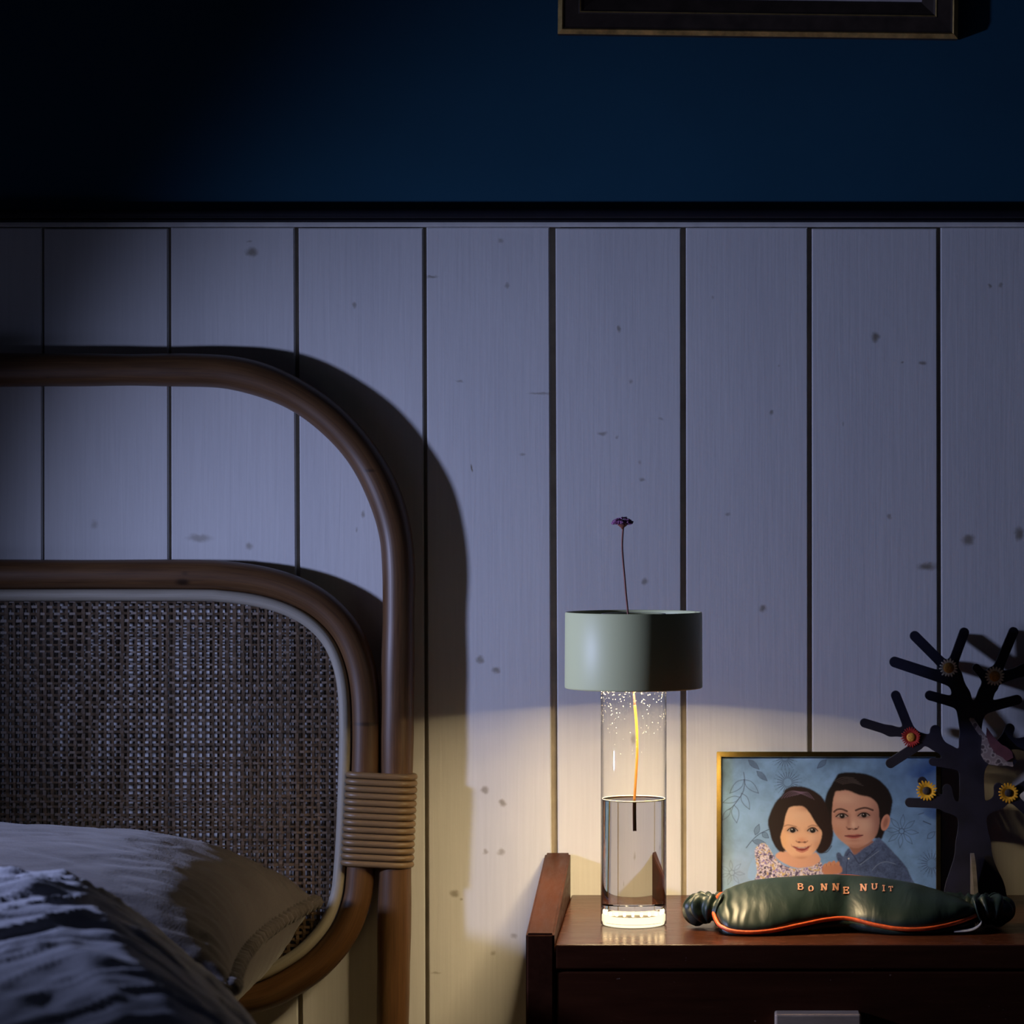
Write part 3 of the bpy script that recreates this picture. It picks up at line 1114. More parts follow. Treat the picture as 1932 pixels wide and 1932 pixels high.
    img[:] = img * (1 - sh[..., None]) + (col(84, 102, 142) * tex[..., None]) * sh[..., None]
    lay(poly(Z([(1120, 1080), (1320, 1080), (1400, 1030), (1430, 1050), (1300, 1140), (1200, 1215), (1160, 1190)]), 1.0), col(166, 116, 100))
    skin = col(214, 166, 150)
    face = poly(Z([(930, 400), (1000, 372), (1100, 365), (1250, 425), (1400, 462), (1490, 560), (1505, 700), (1510, 800), (1480, 930), (1430, 1010), (1340, 1080), (1230, 1125),
                   (1130, 1112), (1050, 1060), (970, 985), (915, 895), (890, 790), (898, 600)]), 1.0)
    lay(ell(*z(1590, 790), 8, 16, .25), col(222, 160, 140))
    lay(ell(*z(1592, 790), 4, 10, .25, 3) * .6, col(150, 90, 80))
    lay(ell(*z(893, 885), 2, 5), col(205, 150, 130))
    lay(face, skin)
    # modelling of the face
    lay(face * glow(*z(1490, 800), 16, 44, .65), col(140, 88, 86))
    lay(face * glow(*z(1000, 560), 30, 10, .25), col(170, 120, 110))
    lay(face * glow(*z(940, 960), 20, 18, .3), col(168, 112, 96))
    lay(face * glow(*z(900, 700), 8, 30, .35), col(190, 140, 124))
    lay(face * glow(*z(1330, 820), 17, 15, .35), col(246, 214, 200))
    lay(face * glow(*z(1080, 480), 22, 12, .35), col(246, 210, 196))
    lay(face * glow(*z(1200, 1110), 26, 5, .5), col(170, 112, 100))
    lay(face * glow(*z(950, 905), 10, 10, .35), col(210, 150, 120))
    lay(face * glow(*z(1110, 770), 4, 12, .5), col(168, 116, 106))
    lay(face * glow(*z(1175, 820), 4, 7, .5), col(250, 220, 206))
    for ex, ey in ((1025, 703), (1310, 693)):
        lay(ell(*z(ex, ey - 5), 15, 8, 0, 5) * .55, col(166, 112, 104))
        lay(ell(*z(ex, ey), 9.5, 3.6, 0, 1.8), col(176, 158, 156))
        lay(ell(*z(ex + 2, ey), 5.0, 4.6, 0, 1.6), col(26, 20, 20))
        lay(stroke([z(ex - 78, ey + 8), z(ex - 30, ey - 28), z(ex + 30, ey - 28), z(ex + 76, ey + 2)], 2.2), col(44, 28, 28))
        lay(stroke([z(ex - 60, ey + 22), z(ex, ey + 32), z(ex + 60, ey + 18)], 1.0) * .6, col(130, 84, 78))
        lay(ell(*z(ex - 6, ey - 10), 1, 1), col(220, 220, 225))
    lay(stroke([z(922, 648), z(960, 618), z(1020, 612), z(1090, 640)], 3.4, 1.6) * .9, col(72, 44, 42))
    lay(stroke([z(1205, 628), z(1270, 604), z(1340, 596), z(1425, 625)], 3.6, 1.6) * .9, col(70, 42, 40))
    lay(stroke([z(1085, 850), z(1110, 880), z(1150, 872), z(1185, 884), z(1225, 870), z(1240, 845)], 2.4, 2) * .75, col(140, 80, 74))
    lay(ell(*z(1120, 874), 3, 1.6) * .8, col(70, 34, 34)); lay(ell(*z(1205, 872), 3, 1.6) * .8, col(70, 34, 34))
    lay(poly(Z([(1065, 968), (1130, 950), (1175, 955), (1220, 945), (1295, 960), (1240, 990), (1180, 1002), (1110, 990)]), .8), col(178, 92, 92))
    lay(stroke([z(1062, 966), z(1130, 968), z(1180, 972), z(1240, 966), z(1298, 958)], 1.5), col(84, 34, 38))
    lay(glow(*z(1180, 1030), 12, 3, .4), col(170, 110, 100))
    # boy fringe and sheen
    lay(poly(Z([(900, 420), (960, 330), (1060, 300), (1200, 330), (1350, 400), (1480, 520), (1520, 640), (1540, 560), (1500, 420), (1300, 300), (1050, 240), (930, 300)]), 1.0), hair)
    lay(poly(Z([(880, 860), (893, 600), (905, 480), (930, 405), (880, 430), (850, 560), (850, 760)]), 1.0), hair)
    for k in range(5):
        lay(stroke([z(930 + k * 25, 240 + k * 10), z(1040 + k * 30, 190 + k * 18), z(1180 + k * 30, 200 + k * 25)], 1.2, 1.5) * .35, col(130, 120, 120))
    # collar and seams
    lay(stroke([z(1090, 1230), z(1130, 1180), z(1190, 1250), z(1250, 1330), z(1340, 1260), z(1480, 1120)], 1.6) * .7, col(40, 50, 84))
    lay(stroke([z(1260, 1350), z(1380, 1260), z(1500, 1170)], 1.2) * .7, col(150, 168, 200))
    lay(stroke([z(1420, 1420), z(1500, 1340), z(1600, 1310), z(1720, 1340)], 1.2) * .7, col(150, 168, 200))
    lay(stroke([z(1100, 1270), z(1080, 1400), z(1090, 1560)], 2.0) * .6, col(46, 56, 92))
    lay(ell(*z(1112, 1268), 1.6, 1.6), col(225, 225, 230))
    # ---- girl
    gh = col(46, 32, 32)
    lay(poly(Z([(60, 780), (100, 640), (160, 520), (250, 420), (290, 350), (400, 308), (560, 325), (700, 395), (790, 490), (850, 650), (895, 830), (910, 950), (880, 1090),
                (800, 1185), (700, 1180), (560, 950), (400, 1000), (270, 1190), (180, 1140), (110, 1010), (82, 900)]), .9), gh)
    lay(poly([(1412, 1662), (1414, 1638), (1425, 1622), (1434, 1640), (1436, 1664)], .8), col(150, 186, 232))
    dr_ = poly([(1424, 1612), (1430, 1598), (1440, 1594), (1448, 1598), (1456, 1612), (1464, 1624), (1478, 1636), (1500, 1643), (1526, 1640), (1544, 1630), (1552, 1640), (1556, 1700), (1424, 1700), (1428, 1650)], .8)
    f1 = blur(rng.rand(Hn, Wn), 1.1); f1 = (f1 - f1.mean()) / f1.std()
    f2 = blur(rng.rand(Hn, Wn), 1.3); f2 = (f2 - f2.mean()) / f2.std()
    dc = np.ones((Hn, Wn, 3)) * col(236, 226, 236)
    for msk, c_ in (((f1 > .6), col(120, 104, 150)), ((f1 < -.9), col(150, 130, 200)), ((f2 > 1.1), col(210, 180, 120)), ((f2 < -1.2), col(80, 70, 90))):
        mk_ = blur(msk.astype(float), .6)[..., None]
        dc = dc * (1 - mk_) + c_ * mk_
    img[:] = img * (1 - dr_[..., None]) + dc * dr_[..., None]
    lay(poly(Z([(200, 1185), (300, 1170), (620, 1200), (690, 1190), (745, 1290), (640, 1365), (450, 1392), (300, 1345), (160, 1245)]), .9), col(232, 176, 150))
    gf = poly(Z([(330, 600), (430, 572), (520, 580), (600, 660), (660, 760), (720, 850), (762, 905), (755, 1000), (722, 1090), (672, 1170), (600, 1238), (500, 1278), (400, 1252),
                 (320, 1185), (250, 1100), (224, 1000), (232, 930), (262, 840), (282, 720)]), .9)
    lay(gf, col(246, 196, 164))
    lay(gf * glow(*z(700, 1080), 10, 24, .5), col(198, 132, 108))
    lay(gf * glow(*z(270, 1020), 9, 20, .45), col(252, 190, 120))
    lay(gf * glow(*z(450, 690), 24, 12, .3), col(255, 222, 196))
    lay(gf * glow(*z(560, 600), 16, 6, .5), col(190, 120, 104))
    lay(gf * glow(*z(500, 1262), 24, 5, .55), col(190, 120, 96))
    lay(gf * glow(*z(650, 990), 10, 8, .35), col(255, 216, 196))
    lay(gf * glow(*z(340, 1000), 10, 8, .35), col(255, 214, 180))
    for ex, ey in ((380, 893), (640, 895)):
        lay(ell(*z(ex, ey - 4), 13, 7, 0, 5) * .45, col(190, 124, 100))
        lay(ell(*z(ex, ey), 8.8, 4.2, 0, 1.8), col(192, 174, 170))
        lay(ell(*z(ex + 4, ey), 5.4, 4.8, 0, 1.5), col(24, 18, 22))
        lay(stroke([z(ex - 66, ey + 4), z(ex - 20, ey - 34), z(ex + 30, ey - 32), z(ex + 68, ey + 6)], 1.9), col(54, 32, 30))
        lay(ell(*z(ex - 6, ey - 12), 1.1, 1.1), col(240, 240, 245))
    lay(stroke([z(275, 838), z(330, 822), z(430, 846)], 2.2, 1.8) * .6, col(140, 86, 66))
    lay(stroke([z(588, 846), z(640, 826), z(705, 838)], 2.2, 1.8) * .6, col(140, 86, 66))
    lay(glow(*z(500, 1020), 9, 5, .45), col(226, 130, 90))
    lay(stroke([z(428, 1035), z(460, 1055), z(505, 1050), z(545, 1057), z(578, 1035)], 2.0, 1.8) * .7, col(160, 88, 70))
    lay(ell(*z(468, 1048), 2.6, 1.4) * .8, col(96, 44, 38)); lay(ell(*z(540, 1048), 2.6, 1.4) * .8, col(96, 44, 38))
    lay(poly(Z([(376, 1100), (435, 1112), (500, 1117), (565, 1110), (612, 1098), (575, 1142), (505, 1170), (432, 1146)]), .7), col(150, 62, 62))
    lay(poly(Z([(430, 1116), (500, 1121), (568, 1113), (545, 1128), (500, 1134), (455, 1129)]), .7) * .8, col(222, 204, 198))
    lay(stroke([z(430, 1155), z(505, 1182), z(580, 1150)], 2.2, 1.4) * .8, col(206, 110, 104))
    lay(stroke([z(362, 1080), z(370, 1100), z(372, 1115)], 1.2) * .6, col(190, 120, 100)); lay(stroke([z(628, 1078), z(620, 1098), z(618, 1112)], 1.2) * .6, col(190, 120, 100))
    # fringe falling to the right, hair on the left
    lay(poly(Z([(330, 570), (430, 545), (520, 545), (610, 640), (680, 770), (740, 860), (775, 930), (770, 1060), (745, 1150), (820, 1150), (870, 1000), (850, 800), (760, 560), (600, 430), (400, 450)]), .9), gh)
    lay(poly(Z([(330, 570), (290, 690), (262, 830), (228, 940), (222, 1010), (250, 1120), (270, 1185), (180, 1130), (110, 980), (120, 760), (230, 560)]), .9), gh)
    for k in range(7):
        lay(stroke([z(240 + k * 34, 470 - k * 8), z(290 + k * 40, 410 - k * 3), z(380 + k * 34, 370 + k * 4), z(480 + k * 30, 400 + k * 14)], 1.1, 1.5) * .38, col(160, 134, 170))
    lay(stroke([z(760, 1190), z(830, 1180), z(890, 1100)], 1.6) * .8, gh)
    for k, (hx, hy) in enumerate([(800, 1370), (850, 1345), (905, 1335), (960, 1345)]):
        lay(ell(*z(hx, hy + 20), 4.6, 9, .35, 1.5), col(214, 150, 120))
        lay(stroke([z(hx - 28, hy), z(hx - 22, hy + 60)], 1.1, 1, False) * .6, col(120, 60, 48))
    lay(poly(Z([(780, 1400), (820, 1370), (1000, 1360), (1010, 1460), (800, 1480)]), 1.0), col(206, 142, 114))
    return np.clip(img, 0, 1)

PORTRAIT = paint_portrait()
mpt, nt, bs = new_mat('colour_print')
ca = N(nt, 'ShaderNodeVertexColor', layer_name='print')
nt.links.new(ca.outputs[0], bs.inputs['Base Color'])
bs.inputs['Roughness'].default_value = .45
bs.inputs['Specular IOR Level'].default_value = .3

FB, FT = .046, .014                                             # distance of the frame foot and head from the wall
def fr_pt(px, py, lift=0.0):
    """point on the leaning face of the photo frame"""
    t = (1698 - py) / (1698 - 1420)
    d = FB + (FT - FB) * t
    xq = px
    p = P(xq, py, d)
    if py > 1690:
        p = P(xq, py, d)
    nrm = Vector((0, -(P(0, 1420, FT).z - P(0, 1698, FB).z), 0)).normalized()
    nv_ = Vector((0, -math.cos(LEAN), math.sin(LEAN)))
    return p + nv_ * lift
LEAN = math.atan2(FB - FT, P(0, 1420, FT).z - P(0, 1698, FB).z)
fo = empty('photo_frame', P(1562, 1698, FB))
W_, H_ = PX1 - PX0, PY1 - PY0
V = [fr_pt(PX0 + i, PY0 + j * (1693 - PY0) / H_, .0006) for j in range(H_ + 1) for i in range(W_ + 1)]
Fc = [(j * (W_ + 1) + i, (j + 1) * (W_ + 1) + i, (j + 1) * (W_ + 1) + i + 1, j * (W_ + 1) + i + 1) for j in range(H_) for i in range(W_)]
pr = mk('print', V, Fc, mpt, None, False)
cl = pr.data.color_attributes.new('print', 'FLOAT_COLOR', 'CORNER')
buf = np.ones((H_, W_, 4, 4), dtype=np.float32)
buf[..., :3] = PORTRAIT[:, :, None, :]
cl.data.foreach_set('color', buf.ravel())
fparts = [pr]
def quad_prism(name, pts, l0, l1, mat):
    """prism on the leaning face: pts in pixels, between two lifts"""
    V = [fr_pt(x, y, l0) for x, y in pts] + [fr_pt(x, y, l1) for x, y in pts]
    n = len(pts)
    bm = bmesh.new()
    vv = [bm.verts.new(v) for v in V]
    bm.faces.new(vv[:n]); bm.faces.new(vv[n:])
    for k in range(n):
        bm.faces.new((vv[k], vv[(k + 1) % n], vv[n + (k + 1) % n], vv[n + k]))
    bmesh.ops.recalc_face_normals(bm, faces=bm.faces)
    bmesh.ops.bevel(bm, geom=list(bm.edges), offset=.0004, segments=2, affect='EDGES')
    return from_bm(name, bm, mat)
ox0, ox1, oy0, oy1 = 1352, 1774, 1420.5, 1698
iw = 8.5
bars = [[(ox0, oy0), (ox1, oy0), (ox1 - iw, oy0 + iw + 1), (ox0 + iw, oy0 + iw + 1)], [(ox0, oy1), (ox1, oy1), (ox1 - iw, oy1 - iw), (ox0 + iw, oy1 - iw)],
        [(ox0, oy0), (ox0 + iw, oy0 + iw + 1), (ox0 + iw, oy1 - iw), (ox0, oy1)], [(ox1, oy0), (ox1 - iw, oy0 + iw + 1), (ox1 - iw, oy1 - iw), (ox1, oy1)]]
for b in bars:
    fparts.append(quad_prism('frame_bar', b, -.003, .0055, M_BRASS))
fparts.append(quad_prism('glass_pane', [(ox0 + 6, oy0 + 6), (ox1 - 6, oy0 + 6), (ox1 - 6, oy1 - 6), (ox0 + 6, oy1 - 6)], .0022, .0030, M_PANE))
fparts.append(quad_prism('backing_card', [(ox0 + 3, oy0 + 3), (ox1 - 3, oy0 + 3), (ox1 - 3, oy1 - 3), (ox0 + 3, oy1 - 3)], -.0026, .0, M_BACK))
adopt(fo, *fparts)
tag(fo, 'brass framed photograph of two smiling children leaning behind the sleep mask', 'photo frame')

# ------------------------------------------------------------------ jewellery tree with daisies and bird
TD = .056
def td(y):
    # the board leans back towards the wall
    return .056 - .036 * (1700 - y) / (1700 - 1187)
random.seed(8)
CAPS = []
def br(pts, r0, r1=None):
    r1 = r0 if r1 is None else r1
    n = len(pts) - 1
    for k in range(n):
        a, b = pts[k], pts[k + 1]
        CAPS.append((a, b, r0 + (r1 - r0) * k / n, r0 + (r1 - r0) * (k + 1) / n))
br([(1840, 1712), (1839, 1681)], 66, 56); br([(1839, 1681), (1837, 1652)], 55, 43); br([(1837, 1652), (1836, 1593)], 43, 31); br([(1836, 1593), (1834, 1533)], 31, 24)
br([(1834, 1533), (1833, 1445), (1832, 1400)], 24, 20.5); br([(1832, 1400), (1830, 1350)], 20.5, 20)
br([(1828, 1360), (1814, 1312), (1800, 1275), (1791, 1258)], 17, 11)
br([(1688, 1249), (1798, 1285)], 10, 11); br([(1726, 1200), (1790, 1264)], 9.5); br([(1819, 1193), (1793, 1265)], 9); br([(1754, 1312), (1818, 1330)], 9, 10)
br([(1836, 1360), (1860, 1308), (1872, 1270)], 15, 11); br([(1842, 1260), (1874, 1296)], 7.5, 8); br([(1912, 1192), (1880, 1268)], 9); br([(1880, 1282), (1932, 1264), (1985, 1240)], 10, 9); br([(1919, 1320), (1858, 1336)], 9, 10)
br([(1832, 1440), (1790, 1420), (1766, 1402), (1722, 1388)], 13, 10); br([(1690, 1312), (1718, 1382)], 9); br([(1631, 1364), (1680, 1379), (1720, 1384)], 8.5); br([(1680, 1440), (1732, 1406)], 9); br([(1765, 1378), (1767, 1404)], 10)
br([(1760, 1437), (1825, 1447)], 7.5, 8)
br([(1826, 1536), (1786, 1519), (1752, 1496)], 13, 9); br([(1787, 1488), (1792, 1517)], 8.5); br([(1740, 1474), (1752, 1494)], 8.5); br([(1716, 1514), (1768, 1516)], 8.5)
br([(1846, 1532), (1884, 1514), (1905, 1500)], 12, 9); br([(1884, 1486), (1886, 1510)], 9); br([(1905, 1500), (1958, 1466)], 8); br([(1903, 1498), (1958, 1548)], 9)
br([(1840, 1448), (1870, 1420), (1895, 1402), (1935, 1404), (1985, 1370)], 12, 9); br([(1905, 1374), (1895, 1402)], 9)
br([(1935, 1404), (1990, 1425)], 9)

def tree_board():
    st = 2.0
    x0, x1, y0, y1 = 1612, 2010, 1176, 1700
    nx, ny = int((x1 - x0) / st), int((y1 - y0) / st)
    X, Y = np.meshgrid(x0 + np.arange(nx + 1) * st, y0 + np.arange(ny + 1) * st)
    acc = np.zeros(X.shape)
    kk = 3.2
    for (a, b, ra, rb) in CAPS:
        dx, dy = b[0] - a[0], b[1] - a[1]
        t = np.clip(((X - a[0]) * dx + (Y - a[1]) * dy) / (dx * dx + dy * dy), 0, 1)
        d = np.hypot(X - a[0] - t * dx, Y - a[1] - t * dy) - (ra + (rb - ra) * t)
        acc += np.exp(-np.clip(d, -60, 200) / kk)
    f = -kk * np.log(acc + 1e-30)
    f[-1, :] = np.maximum(f[-1, :], .01)
    f[0, :] = f[:, 0] = f[:, -1] = 5
    V2, key_ = [], {}
    def vid(k, x, y):
        if k not in key_:
            key_[k] = len(V2)
            V2.append((x, y))
        return key_[k]
    polys, segs = [], []
    ins = f < 0
    cells = np.argwhere(ins[:-1, :-1] | ins[1:, :-1] | ins[:-1, 1:] | ins[1:, 1:])
    for j, i in cells:
        cs = [(j, i), (j, i + 1), (j + 1, i + 1), (j + 1, i)]
        poly = []
        cross = []
        for q in range(4):
            a, b = cs[q], cs[(q + 1) % 4]
            fa, fb = f[a], f[b]
            if fa < 0:
                poly.append(vid(('c',) + a, X[a], Y[a]))
            if (fa < 0) != (fb < 0):
                t = fa / (fa - fb)
                e = ('e',) + (a + b if a < b else b + a)
                v = vid(e, X[a] + (X[b] - X[a]) * t, Y[a] + (Y[b] - Y[a]) * t)
                poly.append(v)
                cross.append((v, fa < 0))
        if len(poly) >= 3:
            polys.append(tuple(poly))
        if len(cross) == 2:
            (v1, o1), (v2, o2) = cross
            segs.append((v1, v2) if o1 else (v2, v1))
    n = len(V2)
    T = .0022
    base = P(1834, 1690, TD)
    V = [P(x, y, td(y)) + Vector((0, -T, 0)) for x, y in V2] + [P(x, y, td(y)) + Vector((0, T, 0)) for x, y in V2]
    Fc, fm = [], []
    for p in polys:
        Fc.append(p[::-1]); fm.append(0)
        Fc.append(tuple(v + n for v in p)); fm.append(0)
    for a, b in segs:
        Fc.append((a, b, b + n, a + n)); fm.append(1)
    return mk('tree_board', V, Fc, [M_TREE, M_TREE_EDGE], None, False, fmat=fm)
tb = tree_board()
zlow = min((v.co.z for v in tb.data.vertices))
for v in tb.data.vertices:                                       # foot stands on the table
    if v.co.z < zlow + .004:
        v.co.z = ZT + .0002
te = empty('jewellery_tree', (P(1836, 0, TD).x, -TD, ZT))
tparts = [tb]
# cross foot slotted through the trunk
fx = P(1834, 0, TD).x
pf = [(-TD - .045, ZT + .0002), (-TD - .043, ZT + .004), (-TD - .016, ZT + .033), (-TD - .0006, ZT + .040), (-TD - .0030, ZT + .0002)]
bm = bmesh.new()
aa = [bm.verts.new((fx - .0016, y, z)) for y, z in pf]
bb_ = [bm.verts.new((fx + .0016, y, z)) for y, z in pf]
bm.faces.new(aa); bm.faces.new(bb_[::-1])
for k in range(5):
    bm.faces.new((aa[k], bb_[k], bb_[(k + 1) % 5], aa[(k + 1) % 5]))
bmesh.ops.recalc_face_normals(bm, faces=bm.faces)
tparts.append(from_bm('front_foot', bm, simple('lit_foot_edge', (.16, .15, .17), .6, nscale=90, var=.4)))  # paler than the board: light on the foot's edge is painted in
bm = bmesh.new()
pb = [(-TD + .0030, ZT + .0002), (-TD + .0062, ZT + .030), (-TD + .012, ZT + .026), (-TD + .034, ZT + .004), (-TD + .036, ZT + .0002)]
aa = [bm.verts.new((fx - .0016, y, z)) for y, z in pb]
bb_ = [bm.verts.new((fx + .0016, y, z)) for y, z in pb]
bm.faces.new(aa); bm.faces.new(bb_[::-1])
for k in range(5):
    bm.faces.new((aa[k], bb_[k], bb_[(k + 1) % 5], aa[(k + 1) % 5]))
bmesh.ops.recalc_face_normals(bm, faces=bm.faces)
tparts.append(from_bm('rear_foot', bm, M_TREE))

def daisy(name, px, py, R, rc, n, pcol, ccol, label):
    pm = simple(name + '_petal', pcol, .6)
    cm = simple(name + '_centre', ccol, .7, nscale=900, var=.4, bstr=.5)
    d = td(py) + .0032
    V, Fc = [], []
    for k in range(n):
        a = 2 * math.pi * k / n + .1
        L = R * random.uniform(.92, 1.06)
        w = math.pi * R / n * .62
        ring = []
        for t, ww, up in ((.35, .55, 0), (.65, 1.0, .0008), (.9, .75, .0010), (1.0, .18, .0006)):
            for s in (-1, 1):
                x = px + L * t * math.cos(a) - s * w * ww * math.sin(a)
                y = py + L * t * math.sin(a) + s * w * ww * math.cos(a)
                ring.append(P(x, y, d + up))
        b = len(V)
        V += ring + [p + Vector((0, .0007, 0)) for p in ring]
        for q in range(3):
            Fc.append((b + 2 * q, b + 2 * q + 1, b + 2 * q + 3, b + 2 * q + 2))
            Fc.append((b + 8 + 2 * q, b + 10 + 2 * q, b + 11 + 2 * q, b + 9 + 2 * q))
            Fc.append((b + 2 * q, b + 2 * q + 2, b + 10 + 2 * q, b + 8 + 2 * q))
            Fc.append((b + 2 * q + 1, b + 9 + 2 * q, b + 11 + 2 * q, b + 3 + 2 * q))
        Fc.append((b + 6, b + 7, b + 15, b + 14))
    o = mk(name, V, Fc, pm, None, False)
    o['label'] = label
    bm = bmesh.new()
    c = P(px, py, d + .0006)
    bmesh.ops.create_uvsphere(bm, u_segments=16, v_segments=8, radius=S(rc), matrix=Matrix.Translation(c) @ Matrix.Diagonal((1, .35, 1, 1)))
    cc = from_bm('flower_centre', bm, cm, None, True)
    cc.parent = o
    return o
tparts += [daisy('white_daisy', 1790, 1260, 18, 10, 17, (.88, .86, .72), (.60, .32, .06), 'white daisy on upper left branch'),
           daisy('white_daisy', 1877, 1276, 19, 10, 17, (.88, .86, .72), (.60, .32, .06), 'white daisy on upper right branch'),
           daisy('red_daisy', 1719, 1391, 19, 8.5, 24, (.48, .03, .03), (.75, .38, .06), 'red daisy with yellow centre'),
           daisy('sunflower', 1748, 1492, 20, 7.5, 18, (.85, .48, .03), (.03, .025, .03), 'yellow sunflower with dark centre on lower left branch'),
           daisy('sunflower', 1903, 1496, 20, 7.5, 18, (.85, .45, .03), (.03, .025, .03), 'yellow sunflower with dark centre on lower right branch')]

def bird():
    bmt, nt_, b_ = new_mat('printed_bird_body')
    vo = N(nt_, 'ShaderNodeTexVoronoi')
    vo.inputs['Scale'].default_value = 210
    nt_.links.new(pos_node(nt_), vo.inputs['Vector'])
    c = ramp(nt_, vo.outputs['Distance'], [(.28, (.09, .07, .08)), (.42, (.42, .38, .38)), (.6, (.26, .22, .23))])
    nt_.links.new(c, b_.inputs['Base Color'])
    def z4(x, y):
        return (1780 + x / 8.05, 1320 + y / 8.05)
    body = [z4(*p) for p in [(380, 285), (415, 275), (465, 285), (600, 490), (640, 540), (720, 620), (850, 680), (940, 700), (1020, 750), (1075, 830), (1105, 930), (1095, 975), (1050, 1020), (960, 1000),
                             (830, 1005), (700, 985), (620, 930), (570, 840), (575, 700), (585, 590), (500, 480)]]
    wing = [z4(*p) for p in [(655, 415), (760, 560), (880, 680), (960, 720), (1040, 790), (1060, 880), (960, 940), (900, 880), (800, 830), (700, 690), (650, 540)]]
    def slab(name, pts, d0, d1, mat, beak=None):
        bm = bmesh.new()
        a = [bm.verts.new(P(x, y, td(y) + d0)) for x, y in pts]
        b = [bm.verts.new(P(x, y, td(y) + d1)) for x, y in pts]
        f1 = bm.faces.new(a); f2 = bm.faces.new(b[::-1])
        n = len(pts)
        for k in range(n):
            bm.faces.new((a[k], a[(k + 1) % n], b[(k + 1) % n], b[k]))
        bm.normal_update()
        bmesh.ops.triangulate(bm, faces=[f1, f2], ngon_method='EAR_CLIP')
        bmesh.ops.recalc_face_normals(bm, faces=bm.faces)
        return from_bm(name, bm, mat)
    o = slab('bird', body, .0024, .0052, bmt)
    w = slab('wing', wing, .0053, .0070, simple('plum_wing', (.15, .055, .075), .6, nscale=120))
    w.parent = o
    k = slab('beak', [z4(1080, 900), z4(1115, 930), z4(1085, 985), z4(1060, 1000), z4(1050, 940)], .0025, .0058, M_TREE)
    k.parent = o
    o['label'] = 'patterned bird with plum wing'
    return o
tparts.append(bird())

# ------------------------------------------------------------------ strokes for small serif letters
GLY = {
    'B': [[(0, 0), (0, 1)], [(-.12, 1), (.4, 1), (.58, .9), (.6, .75), (.45, .56), (0, .54)], [(0, .54), (.5, .52), (.68, .38), (.68, .18), (.5, 0), (-.12, 0)]],
    'O': [[(.36 + .36 * math.cos(a), .5 + .5 * math.sin(a)) for a in [2 * math.pi * k / 14 for k in range(15)]]],
    'N': [[(0, 0), (0, 1)], [(0, 1), (.66, 0)], [(.66, 0), (.66, 1)], [(-.14, 1), (.12, 1)], [(-.14, 0), (.14, 0)], [(.52, 1), (.8, 1)]],
    'E': [[(0, 0), (0, 1)], [(-.12, 1), (.56, 1), (.58, .8)], [(0, .52), (.42, .52)], [(.42, .62), (.42, .42)], [(-.12, 0), (.58, 0), (.62, .22)]],
    'U': [[(0, 1), (0, .3), (.14, .05), (.34, 0), (.54, .05), (.66, .3), (.66, 1)], [(-.14, 1), (.14, 1)], [(.52, 1), (.8, 1)]],
    'I': [[(.1, 0), (.1, 1)], [(-.06, 1), (.26, 1)], [(-.06, 0), (.26, 0)]],
    'T': [[(.34, 0), (.34, 1)], [(-.02, .78), (0, 1), (.68, 1), (.7, .78)], [(.2, 0), (.48, 0)]],
    'R': [[(0, 0), (0, 1)], [(-.12, 1), (.42, 1), (.62, .88), (.62, .66), (.42, .52), (0, .52)], [(.3, .52), (.72, 0)], [(-.12, 0), (.12, 0)]],
    '2': [[(0, .75), (.12, .96), (.36, 1), (.56, .86), (.54, .62), (.3, .36), (0, 0), (.6, 0)]],
    '4': [[(.46, 0), (.46, 1), (0, .32), (.66, .32)]],
}
def glyph_quads(ch, w=.15, bold=None):
    quads = []
    for st in GLY[ch]:
        for (x0, y0), (x1, y1) in zip(st[:-1], st[1:]):
            l = math.hypot(x1 - x0, y1 - y0)
            nx_, ny_ = -(y1 - y0) / l, (x1 - x0) / l
            ww = w * (1.0 if abs(x1 - x0) < abs(y1 - y0) * 1.2 else .7) / 2
            ex, ey = (x1 - x0) / l * w * .25, (y1 - y0) / l * w * .25
            quads.append([(x0 - ex + nx_ * ww, y0 - ey + ny_ * ww), (x0 - ex - nx_ * ww, y0 - ey - ny_ * ww), (x1 + ex - nx_ * ww, y1 + ey - ny_ * ww), (x1 + ex + nx_ * ww, y1 + ey + ny_ * ww)])
    return quads

# faint marks on the tree foot, partly hidden by the mask strap
M_MARK = simple('pale_painted_letters', (.42, .36, .38), .6)
for ch, px, py, h in (('I', 1850, 1697, 9), ('2', 1862, 1697, 9), ('I', 1874, 1697, 9), ('R', 1884, 1700, 11)):
    V, Fc = [], []
    for q in glyph_quads(ch, .2):
        b = len(V)
        for t in (0, .0005):
            V += [P(px + x * h, py - y * h, td(py) + .0026 + t) for x, y in q]
        Fc += [(b, b + 1, b + 2, b + 3), (b + 4, b + 5, b + 6, b + 7)[::-1]] + [(b + k, b + (k + 1) % 4, b + 4 + (k + 1) % 4, b + 4 + k) for k in range(4)]
    tparts.append(mk('letter', V, Fc, M_MARK, None, False))
adopt(te, *tparts)
tag(te, 'dark navy cut-out jewellery tree with small daisies and a bird', 'ornament')

# ------------------------------------------------------------------ satin sleep mask
def satin(name, col):
    m, nt, bs = new_mat(name)
    bs.inputs['Base Color'].default_value = (*col, 1)
    bs.inputs['Roughness'].default_value = .42
    bs.inputs['Specular IOR Level'].default_value = .55
    pos = pos_node(nt)
    w = noise_tex(nt, mapping(nt, pos, (1, .35, .35)), 60, 3, .55, .6)
    bump(nt, w, .35, .003, bs)
    return m
M_SATIN = satin('dark_green_satin', (.011, .026, .020))
M_PIPE = simple('orange_red_piping', (.80, .12, .025), .4, nscale=200, var=.25)
M_THREAD = simple('copper_thread', (.78, .38, .24), .4, .2)

